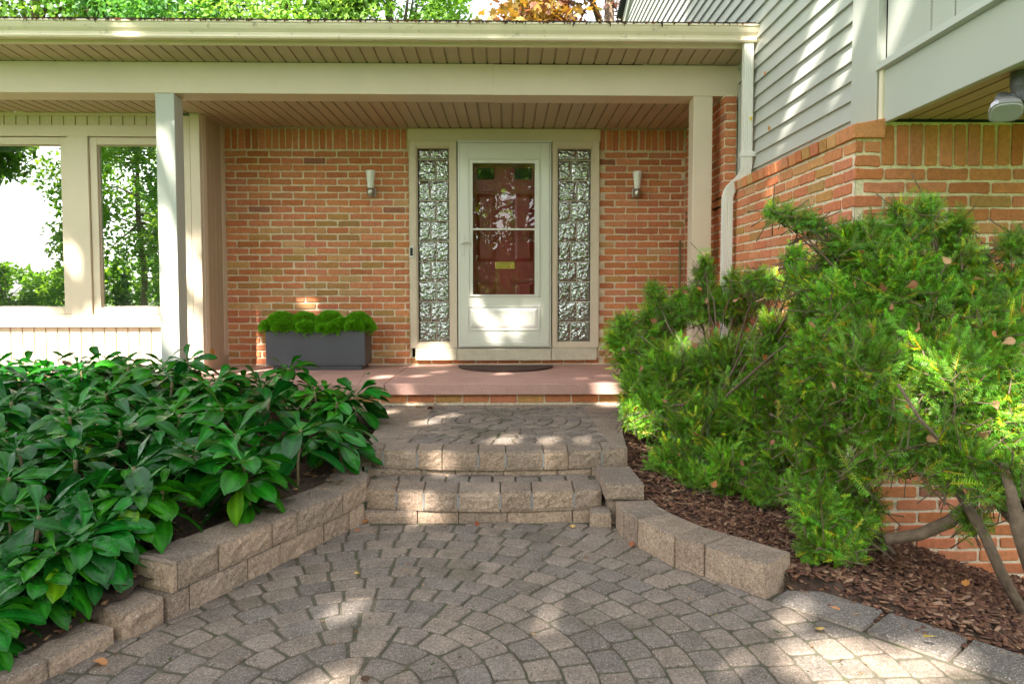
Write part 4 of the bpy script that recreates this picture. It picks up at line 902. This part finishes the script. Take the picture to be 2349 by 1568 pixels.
def yew(label, root, hub, lobes, dens=1.0, limbs=None, colr=(.145, .335, .030)):
    t = thing("yew_bush", label, "bush", root, "sprawling yew bushes along the right wing"); Vs, Fs, Cs, off = [], [], [], 0; br = B()
    for li, (px, py, pr, Y) in enumerate(lobes):
        if 'landing' in label and px > 1700: Y = min(Y, 1620 * 1.52 / (px - 1167))
        c = onY(px, py, Y); s = _F / Y; r = pr / s; n = int(min(2600, dens * 1800 * r * r / .06 + 55)); outw = np.array([(px - 1850) / 900, 0, .0])
        nb = max(5, n // 9); d = rng.normal(size=(nb, 3)); d /= np.linalg.norm(d, axis=1)[:, None]; d[:, 1] = -np.abs(d[:, 1]) * .8 + .25
        tip = c + d * r * rnd(nb, .6, 1.06)[:, None] * np.array([1, .85, .95]); dr = d * .7 + np.array([0, -.15, .38]) + rng.normal(0, .35, (nb, 3)) + outw * .35; dr /= np.linalg.norm(dr, axis=1)[:, None]
        fl = np.array(rng.uniform(.08, .19, nb)) * min(1, .5 + r * 3.2); T, D, U, sz, tn = [], [], [], [], []
        for q in range(nb):                                    # one frond: a leading spray with side sprays in its plane
            ax = dr[q]; nu = np.array([0, -.6, .8]) + rng.normal(0, .35, 3); sx = np.cross(ax, nu); sx /= np.linalg.norm(sx); nu = np.cross(sx, ax); tone = rng.uniform(.4, 1.55)
            base_ = tip[q] - ax * fl[q]
            for i_, (t_, sd_) in enumerate(((.0, 1), (.12, -1), (.3, 1), (.45, -1), (.62, 1), (.75, -1), (.8, 0))):
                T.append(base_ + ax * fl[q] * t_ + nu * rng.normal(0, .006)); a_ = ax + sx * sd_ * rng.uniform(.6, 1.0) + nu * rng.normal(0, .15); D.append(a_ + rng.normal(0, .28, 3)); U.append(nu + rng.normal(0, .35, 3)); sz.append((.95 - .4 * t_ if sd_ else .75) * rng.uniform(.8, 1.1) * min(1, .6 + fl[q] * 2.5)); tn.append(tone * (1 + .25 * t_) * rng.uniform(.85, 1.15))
            br.tube([base_ - ax * .06, base_ + ax * fl[q] * .8], [.0028, .0015], 4)
        T, D, U, sz, tn = map(np.array, (T, D, U, sz, tn))
        keepm = T[:, 0] < np.where(T[:, 1] > 3.5, 1.70, 9); keepm &= ~((T[:, 1] > 3.50) & (T[:, 0] > 1.70)); keepm &= T[:, 2] > soilR(T[:, 0], T[:, 1]) + .02
        T, D, U, sz, tn = T[keepm], D[keepm], U[keepm], sz[keepm], tn[keepm]; n = len(T)
        if n == 0: continue
        lobe_tone = rng.uniform(.85, 1.15); yl = rnd(n) < .10
        tint = (tn * lobe_tone)[:, None] * np.array(colr) * (1 + rng.normal(0, .07, (n, 3))); tint[yl] *= np.array([2.3, 1.45, 1.0])
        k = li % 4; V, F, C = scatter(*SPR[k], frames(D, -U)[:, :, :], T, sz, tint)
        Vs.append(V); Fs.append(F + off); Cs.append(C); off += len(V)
        p0 = np.array(root); mid = np.array(hub) * .75 + c * .25 + rng.normal(0, .06, 3); rr = .004 + .006 * min(1, r / .2)
        br.tube([p0, p0 * .7 + mid * .3 + rng.normal(0, .015, 3), mid, mid * .4 + c * .6 + rng.normal(0, .02, 3), c], [rr * 1.9, rr * 1.5, rr * 1.2, rr * .9, rr * .45], 7)
        for _ in range(int(2 + 5 * r)):
            e = c + rng.normal(0, 1, 3) * r * .6; br.tube([c + (mid - c) * rng.uniform(0, .35), (c + e) / 2 + rng.normal(0, .02, 3), e], [.003, .002, .001], 5)
        for _ in range(4 if r > .12 else 0): DEADSPOTS.append(c + np.array([rng.uniform(-1, 1), -.85, rng.uniform(-1, .9)]) * r * rng.uniform(.6, .95))
    quads("foliage", np.concatenate(Vs), np.concatenate(Fs), np.concatenate(Cs), M['yew'], t)
    for L in (limbs or []): br.tube([onY(x, y, Y) for x, y, Y, r in L], [r for *_, r in L], 9)
    br.build("branch", M['yewbark'], t, smooth=True)
yew("low spreading yew bush beside the landing in front of the right porch post", (1.22, 4.55, .2), onY(1650, 930, 4.45),
    [(1450, 805, 62, 4.95), (1432, 745, 34, 5.0), (1420, 770, 28, 4.95), (1520, 730, 62, 5.0), (1500, 668, 24, 5.05), (1575, 690, 45, 5.0), (1620, 690, 52, 4.85), (1612, 625, 24, 4.85), (1620, 600, 14, 4.85), (1690, 700, 55, 4.75), (1690, 645, 26, 4.75), (1745, 640, 34, 4.65), (1560, 850, 92, 4.6), (1680, 840, 100, 4.5),
     (1790, 770, 72, 4.4), (1775, 655, 32, 4.5), (1835, 640, 36, 4.4), (1825, 585, 20, 4.4), (1845, 700, 40, 4.3), (1828, 590, 26, 4.3), (1858, 640, 46, 4.2), (1868, 745, 60, 4.1), (1480, 870, 60, 4.7), (1490, 940, 66, 4.55), (1450, 905, 40, 4.6), (1620, 985, 108, 4.25), (1740, 950, 100, 4.15), (1545, 1060, 62, 4.1), (1660, 1080, 82, 4.0), (1790, 1040, 70, 3.9), (1446, 945, 14, 4.5), (1770, 860, 80, 4.3), (1590, 1115, 50, 3.95), (1760, 1120, 50, 3.8)], 1.0)
yew("tall sprawling yew bush against the brick front of the right wing", (2.62, 2.95, -.3), onY(2150, 860, 3.05),
    [(2000, 565, 76, 3.12), (2085, 530, 55, 3.1), (2128, 490, 24, 3.1), (2122, 465, 12, 3.1), (2060, 480, 16, 3.1), (2185, 545, 48, 3.1), (2205, 505, 16, 3.1), (2060, 640, 108, 3.05), (1945, 540, 40, 3.15), (1875, 515, 26, 3.2), (1800, 490, 14, 3.25), (1770, 483, 9, 3.25), (1838, 500, 22, 3.2), (2160, 670, 95, 3.0), (2230, 590, 38, 3.0), (2255, 660, 50, 2.95), (2335, 560, 42, 2.9), (2330, 640, 44, 2.9),
     (2300, 740, 80, 2.85), (1940, 690, 80, 3.1), (1885, 640, 40, 3.3), (1890, 710, 56, 3.3), (1905, 585, 36, 3.2), (1895, 790, 78, 3.1), (2020, 790, 108, 3.0), (2150, 800, 108, 2.9), (2270, 840, 100, 2.8), (1950, 900, 95, 3.0), (2080, 920, 105, 2.9), (2210, 950, 95, 2.8), (2330, 930, 80, 2.75), (2120, 1020, 66, 2.85), (2240, 1055, 72, 2.75), (2330, 1060, 58, 2.7), (2010, 990, 58, 2.95), (1860, 880, 70, 3.15), (1850, 970, 62, 3.2), (2165, 1085, 40, 2.8), (2235, 1195, 30, 2.85), (2290, 1120, 30, 2.7), (1990, 1060, 46, 3.0), (1900, 1010, 60, 3.15), (1985, 830, 90, 2.9), (2060, 1040, 50, 2.9), (2200, 860, 90, 2.75)], .95,
    limbs=[[(2030, 1237, 2.95, .022), (2110, 1225, 2.92, .026), (2180, 1195, 2.9, .027), (2230, 1150, 2.88, .026), (2265, 1085, 2.85, .022), (2290, 1020, 2.85, .015)], [(2345, 1400, 2.72, .022), (2295, 1310, 2.76, .022), (2255, 1220, 2.8, .021), (2200, 1130, 2.85, .018), (2150, 1080, 2.88, .013)], [(2375, 1330, 2.6, .03), (2340, 1220, 2.62, .03), (2322, 1140, 2.65, .022), (2300, 1060, 2.68, .016)],
           [(2000, 1095, 3.1, .010), (2050, 1065, 3.05, .013), (2100, 1045, 3.0, .014), (2160, 1030, 2.95, .014)], [(2060, 880, 2.72, .006), (2110, 960, 2.66, .007), (2150, 1005, 2.64, .007)]])
yew("small drooping yew clump hanging over the mulch in front of the wing corner", (1.80, 3.2, .0), onY(1905, 1170, 3.15),
    [(1880, 1075, 58, 3.2), (1940, 1110, 62, 3.15), (1895, 1190, 72, 3.05), (1960, 1195, 55, 3.05), (1930, 1250, 45, 2.98), (1850, 1130, 44, 3.15), (1870, 1250, 34, 3.0), (2000, 1150, 28, 3.1)], 1.05)

# ------------------------------------------------------------------ fallen leaves and twigs
def fallen(name, label, pos, size, col, group=None, kind="dry", tilt=.25, shape=.7):
    size = size * .72; v, f, c = leaf_mesh(size, size * shape, random.uniform(-.3, .5), random.uniform(-.1, .25)); v = v - v.mean(0); b = B(); b.add(v, [tuple(q) for q in f], col)
    b.c = [tuple(np.array(col) * np.clip(np.array(k) ** .3, 0, 1.2)) for k in c]
    o = b.build(name, M['dry'], None, smooth=True); o.location = pos; o.rotation_euler = (random.uniform(-tilt, tilt), random.uniform(-tilt, tilt), random.uniform(0, 6.28))
    return setp(o, label, "leaf", group)
YL, OR, BR, PK = (.50, .36, .12), (.42, .17, .05), (.16, .065, .03), (.48, .28, .15)
FL = "fallen leaves on the paving and steps"
def g(x, y, z, up=.012): p = onZ(x, y, z); return (p[0], p[1], z + up)
for lab, p, s, c in (("pale yellow leaf with a stalk lying on the paving near the flush edging", g(1878, 1447, 0), .075, YL), ("small yellow leaf on the middle of the fan paving", g(819, 1319, 0), .035, (.7, .48, .05)), ("yellow leaf on the paving just below the right of the steps", g(1313, 1210, 0), .06, (.6, .4, .14)), ("tiny yellow leaf below the centre of the lower step", g(1021, 1208, 0), .04, YL),
                     ("orange leaf in the corner where the left wall meets the lower step", g(838, 1200, 0), .055, OR), ("rust leaf beside the orange one at the left wall's foot", g(822, 1220, 0), .045, (.42, .14, .05)), ("dark red leaf at the foot of the lower step's middle", g(1093, 1204, 0), .05, (.3, .07, .03)), ("green leaflet on the paving at the lower step's left", g(966, 1208, 0), .05, (.06, .2, .03)),
                     ("orange curled leaf on the paving by the lowest left blocks", g(228, 1524, 0), .075, (.5, .24, .1)), ("red brown leaf on the paving beside the right block row", g(1449, 1251, 0), .05, (.33, .1, .04)), ("yellow leaf at the back of the landing", g(958, 934, LAND), .08, (.62, .42, .16)), ("orange leaf standing at the back of the landing", g(1015, 935, LAND, .02), .06, (.6, .33, .12)),
                     ("dark curled brown leaf at the back of the landing", g(990, 938, LAND), .11, BR), ("small red leaf close to the yellow leaf on the landing", g(1000, 930, LAND), .045, (.3, .08, .05)), ("brown leaf on the lower step's left end", g(906, 1118, TRD), .045, (.3, .12, .06)), ("large dry tan leaf at the right end of the lower tread", g(1335, 1076, TRD, .02), .11, (.3, .19, .11)),
                     ("orange leaf lying on the mulch behind the row end", (1.05, 3.1, float(soilR(1.05, 3.1)) + .05), .06, (.6, .3, .12)), ("yellow green leaf at the mulch edge by the flush blocks", g(2130, 1466, .04), .08, (.5, .42, .08)), ("orange leaf on the mulch near the flush blocks", g(1915, 1400, .06), .05, (.6, .26, .1)), ("bright orange leaf on the mulch near the house wall", g(2215, 1340, -.02), .06, (.65, .3, .08)),
                     ("dark leaf stain shaped leaf at the bottom of the fan paving", g(836, 1562, 0), .06, (.09, .05, .03))):
    fallen("fallen_leaf", lab, p, s, c, FL)
for lab, p, s, c in (("yellow leaf stuck to the white downspout", (1.85, DY - .035, 2.545), .045, (.75, .55, .03)), ("orange leaf caught on the grey siding high beside the downspout", tuple(onX(1755, 168, SX - .02)), .06, (.6, .25, .04)), ("brown orange leaf caught on the grey siding right of the yellow one", tuple(onX(1765, 296, SX - .02)), .06, (.5, .24, .05))):
    o = fallen("stuck_leaf", lab, p, s, c, "leaves stuck to the house", tilt=.1); o.rotation_euler = (R(80), random.uniform(-.5, .5), R(-70) if 'siding' in lab else 0)
for i, p in enumerate(DEADSPOTS[::2][:60]):
    fallen("dry_leaf", "dry tan leaf caught among the yew sprays", tuple(p), random.uniform(.05, .085), random.choice([OR, PK, (.4, .2, .12), (.33, .14, .08)]), "dry leaves caught in the yews", tilt=1.4)
def twig(label, pts, r):
    b = B(); b.tube(pts, r, 6); k = len(pts) // 2
    for s in (-1, 1): b.tube([pts[k], np.array(pts[k]) + (.05 * s, .05, .012), np.array(pts[k]) + (.09 * s, .07, .01)], .0018, 5)
    setp(b.build("twig", M['bark'], None, smooth=True), label, "twig", "twigs on the steps")
twig("thin bent twig on the left of the lower tread", [g(875, 1090, TRD, .02), g(892, 1104, TRD, .035), g(925, 1096, TRD, .03), g(946, 1106, TRD, .01)], [.003, .003, .0025, .0018])
twig("long curved twig over the right end of the lower tread", [g(1303, 1042, LAND - .05, .0), g(1312, 1066, TRD, .05), g(1340, 1082, TRD, .02), g(1375, 1062, TRD, .09), g(1420, 1068, TRD, .095)], [.004, .004, .0035, .003, .002])

# ------------------------------------------------------------------ trees
LT = (np.array([(-.5, 0, 0), (0, -.12, -.06), (.5, 0, 0), (.32, .55, .05), (0, 1, -.05), (-.32, .55, .05)]) * np.array([.8, 1, 1]), np.array([(0, 1, 4, 5), (1, 2, 3, 4)]), np.ones((6, 3)))
def ml():
    v = [(0, 0, 0)]; 
    for a, r in ((-150, .35), (-120, .62), (-95, .38), (-60, .85), (-38, .45), (0, 1.0), (38, .45), (60, .85), (95, .38), (120, .62), (150, .35)): v.append((math.sin(R(a)) * r, .35 + math.cos(R(a)) * r * .65, .05 * math.cos(3 * a)))
    return np.array(v), np.array([(0, i, i + 1, min(i + 2, 11)) for i in range(1, 11, 2)]), np.ones((12, 3))
MT = ml()
def tree(name, label, base, cz, rad, nclump, nleaf, size, cols, m=None, tpl=LT, carve=None, group="trees around the house", clumpr=.30, trunk=.22, fill=.55):
    r = rng; t = thing(name, label, "tree", base, group); c = np.array([base[0], base[1], cz]); rad = np.array(rad)
    cd = r.normal(size=(nclump, 3)); cd /= np.linalg.norm(cd, axis=1)[:, None]; cr = r.uniform(.25, 1, nclump) ** fill; CC = c + cd * cr[:, None] * rad
    k = r.integers(0, nclump, nleaf); off = r.normal(size=(nleaf, 3)); off /= np.linalg.norm(off, axis=1)[:, None]; off *= (r.uniform(0, 1, nleaf) ** .5)[:, None] * rad * clumpr * np.array([1, 1, .75])
    T = CC[k] + off
    if carve is not None:
        ok = np.ones(len(T), bool)
        for q, rr in carve:
            w = T - np.array(q); al = w @ (-SUND); pp = w - al[:, None] * (-SUND); ok &= ~((np.linalg.norm(pp, axis=1) < rr))
        T, k = T[ok], k[ok]
    n = len(T); D = r.normal(size=(n, 3)) * .8 + (T - c) / rad * .5; D[:, 2] -= .35
    tone = r.uniform(.7, 1.3, nclump)[k] * r.uniform(.8, 1.2, n); ci = (r.integers(0, len(cols), nclump)[k] + (r.uniform(size=n) < .3)) % len(cols)
    V, F, C = scatter(*tpl, frames(D, np.tile((0, 0, 1.), (n, 1)) + r.normal(0, .7, (n, 3))), T, r.uniform(.7, 1.25, n) * size, tone[:, None] * np.array(cols)[ci])
    quads("crown", V, F, C, m or M['tree'], t)
    b = B(); h = cz - base[2]; b.tube([base, (base[0] + .1, base[1], base[2] + h * .4), (base[0], base[1] + .1, base[2] + h * .8), c + (0, 0, rad[2] * .6)], [trunk * 1.3, trunk, trunk * .8, trunk * .2], 10)
    for i in range(10):
        e = CC[r.integers(0, nclump)]; s = np.array([base[0], base[1], base[2] + h * r.uniform(.5, .95)])
        if carve is None or True: b.tube([s, (s + e) / 2 + (0, 0, .2), e], [trunk * .4, trunk * .22, trunk * .06], 7)
    b.build("trunk", M['bark'], t, smooth=True)
G1 = [(.13, .27, .04), (.16, .33, .05), (.10, .22, .04), (.20, .38, .06)]; G2 = [(.06, .17, .045), (.08, .22, .05), (.10, .25, .06)]; G3 = [(.16, .34, .04), (.20, .40, .045), (.12, .27, .04), (.24, .42, .05)]; MA = [(.20, .135, .03), (.15, .07, .045), (.13, .125, .03), (.27, .18, .04), (.11, .06, .05)]
tree("leafy_tree", "bushy green tree behind the roof at far left", (-13, 20, -.5), 9.0, (3.8, 3.4, 4.6), 70, 34000, .14, G1)
tree("conifer_tree", "dark blue-green tree behind the roof left of centre", (-9.3, 18.5, -.5), 8.4, (2.6, 2.4, 4.4), 70, 30000, .11, G2)
tree("leafy_tree", "pale bright green tree behind the middle of the roof", (-5.9, 19, -.5), 8.6, (2.9, 2.6, 4.0), 70, 34000, .11, [(.22, .40, .08), (.26, .44, .10), (.17, .33, .06)])
tree("leafy_tree", "mid green tree behind the roof beside the gap of sky", (-3.3, 20, -.5), 8.8, (1.95, 2.0, 4.0), 50, 22000, .11, G1)
tree("maple_tree", "copper and gold maple behind the roof next to the siding", (2.25, 16, -.5), 7.2, (2.75, 2.4, 3.4), 60, 11000, .16, MA, M['maple'], MT, clumpr=.32)

# the sunlit spots: gaps in the tall crowns let sun through to these places
SP = []
def spot(p, r): SP.append((p, r))
for x, y, r in ((1900, 5, .10), (1880, 70, .10), (1862, 130, .085), (1838, 200, .07), (1815, 265, .05), (1945, 130, .03), (1935, 170, .035)): spot(onX(x, y, SX), r)
for x, y, r in ((1768, 425, .05), (1740, 515, .05), (1728, 600, .04), (1815, 690, .09), (1830, 660, .06)): spot(onX(x, y, WX), r)
for x, y, r in ((1130, 765, .04), (1180, 745, .06), (1230, 725, .05), (1100, 715, .03), (955, 830, .11), (1010, 815, .07), (1442, 744, .045)): spot(onY(x, y, WALLY - .05), r)
for x, y, r in ((690, 856, .03), (770, 864, .02), (560, 852, .07), (500, 852, .07), (1150, 858, .04), (1010, 853, .03), (885, 864, .06), (960, 862, .04), (1330, 868, .04), (1385, 862, .03)): spot(onZ(x, y, .493), r)
spot(onY(1387, 893, 5.61), .10); spot(onY(935, 895, 5.61), .03); spot(onY(1390, 920, 5.66), .06)
for x, y, r in ((1210, 1008, .10), (1150, 1010, .05), (970, 968, .06), (1030, 953, .05), (885, 945, .06), (1370, 985, .045), (1300, 1005, .08), (1350, 1010, .05), (1385, 925, .06)): spot(onZ(x, y, LAND), r)
for x, y, r in ((1010, 1045, .04), (1225, 1050, .04), (1390, 1050, .03)): spot(onY(x, y, 4.02), r)
for x, y, r in ((965, 1150, .05), (1180, 1110, .05), (1200, 1130, .04), (935, 1170, .03), (1330, 1150, .05)): spot(onY(x, y, 3.71), r)
for x, y, r in ((1312, 1282, .05), (1235, 1366, .055), (1290, 1352, .025), (1312, 1410, .05), (1245, 1425, .02), (1640, 1480, .075), (1870, 1500, .08), (1912, 1530, .04), (2060, 1562, .07), (1985, 1562, .08), (1802, 1388, .06), (1722, 1396, .025), (810, 1392, .05), (2150, 1512, .08), (760, 1560, .05), (1480, 1500, .05), (1940, 1490, .06)): spot(onZ(x, y, 0), r)
for x, y, r in ((60, 800, .20), (150, 790, .12), (190, 810, .10), (270, 780, .16), (320, 810, .2), (345, 770, .12), (90, 735, .08), (300, 728, .08), (340, 725, .06), (175, 600, .06), (300, 830, .2), (20, 720, .06), (100, 840, .18)): spot(onY(x, y, BY), r)
for x, y, r in ((372, 320, .05), (385, 400, .07), (400, 470, .06), (375, 520, .05), (405, 640, .04), (392, 600, .03), (410, 700, .05), (415, 770, .05)): spot(onY(x, y, 5.85), r)
for x, y, r in ((455, 640, .06), (445, 760, .07), (430, 800, .08), (455, 560, .03)): spot(onY(x, y, BY), r)
for x, y, r in ((300, 76, .03), (250, 76, .02), (1140, 88, .03), (1720, 85, .02)): spot(onY(x, y, 5.4), r)
spot(onX(2060, 40, 1.92), .05); spot(onY(632, 825, 6.6), .07)
for x, y, Y, r in ((1640, 860, 4.2, .07), (1600, 900, 4.1, .07), (1830, 700, 4.2, .08), (2320, 890, 2.6, .06), (2060, 700, 2.8, .05), (2130, 830, 2.7, .05), (1445, 940, 4.5, .05), (1480, 960, 4.4, .05), (20, 860, 5.0, .25), (180, 850, 5.0, .14), (340, 850, 5.0, .12), (1760, 760, 4.1, .06), (1560, 780, 4.6, .07)): spot(onY(x, y, Y), r)
CV = [(p, r * 1.15 + .068) for p, r in SP]
def up(p, t): return np.array(p) - SUND * t
c1 = up((-2.2, 4.6, 1.2), 12.5); c2 = up((1.3, 4.2, 1.2), 13.5)
tree("shade_tree", "tall shade tree in the lawn behind the viewer", (c1[0], c1[1], -.3), c1[2], (4.3, 4.0, 4.6), 260, 135000, .125, G1, carve=CV, group="tall trees shading the porch", clumpr=.2, trunk=.3, fill=.38)
tree("shade_tree", "second tall shade tree in the lawn behind the viewer", (c2[0], c2[1], -.3), c2[2], (4.3, 4.0, 4.6), 260, 135000, .125, G1, carve=CV, group="tall trees shading the porch", clumpr=.2, trunk=.3, fill=.38)
tree("lawn_tree", "leafy tree on the lawn seen mirrored in the narrow window", (-11.1, -8.5, -.3), 4.6, (2.5, 2.4, 4.4), 60, 17000, .125, G3, group="trees across the lawn", clumpr=.26, trunk=.09)
for bx, by, bl in ((-17.6, -12, 'bright lawn shrub mirrored low in the wide window'), (-15.4, -11.2, 'small bright lawn shrub beside the mirrored tree'), (-20, -13, 'outermost bright lawn shrub before the long hedge')): tree('lawn_shrub', bl, (bx, by, -.3), .8, (1.3, 1.1, 1.3), 24, 4000, .13, G3, group='bright shrubs on the lawn', clumpr=.35, trunk=.05)
tree("lawn_tree", "spreading tree whose low branch is mirrored in the wide window", (-18.4, -11.5, -.3), 7.2, (2.2, 2.2, 2.4), 50, 9000, .18, G1, group="trees across the lawn")
tree("lawn_tree", "wide leafy tree on the lawn seen mirrored in the door glass", (.4, -12, -.3), 4.8, (5.2, 2.0, 4.6), 100, 22000, .2, G3, group="trees across the lawn")
tree("lawn_tree", "round tree far across the lawn behind the drive", (10, -20, -.3), 6, (5, 4, 5), 60, 9000, .32, G1, group="trees across the lawn")
hx = np.arange(-44, 34, 3.2)
for i, x in enumerate(hx):
    tree("hedge_bush", "dark bush in the long hedge along the far side of the lawn", (float(x), -31 + random.uniform(-1, 1), -.3), .9, (2.2, 1.6, random.uniform(1.9, 3.4)), 22, 1500, .34, G3 if i % 2 else G1, group="hedge bushes far across the lawn", clumpr=.34, trunk=.08)
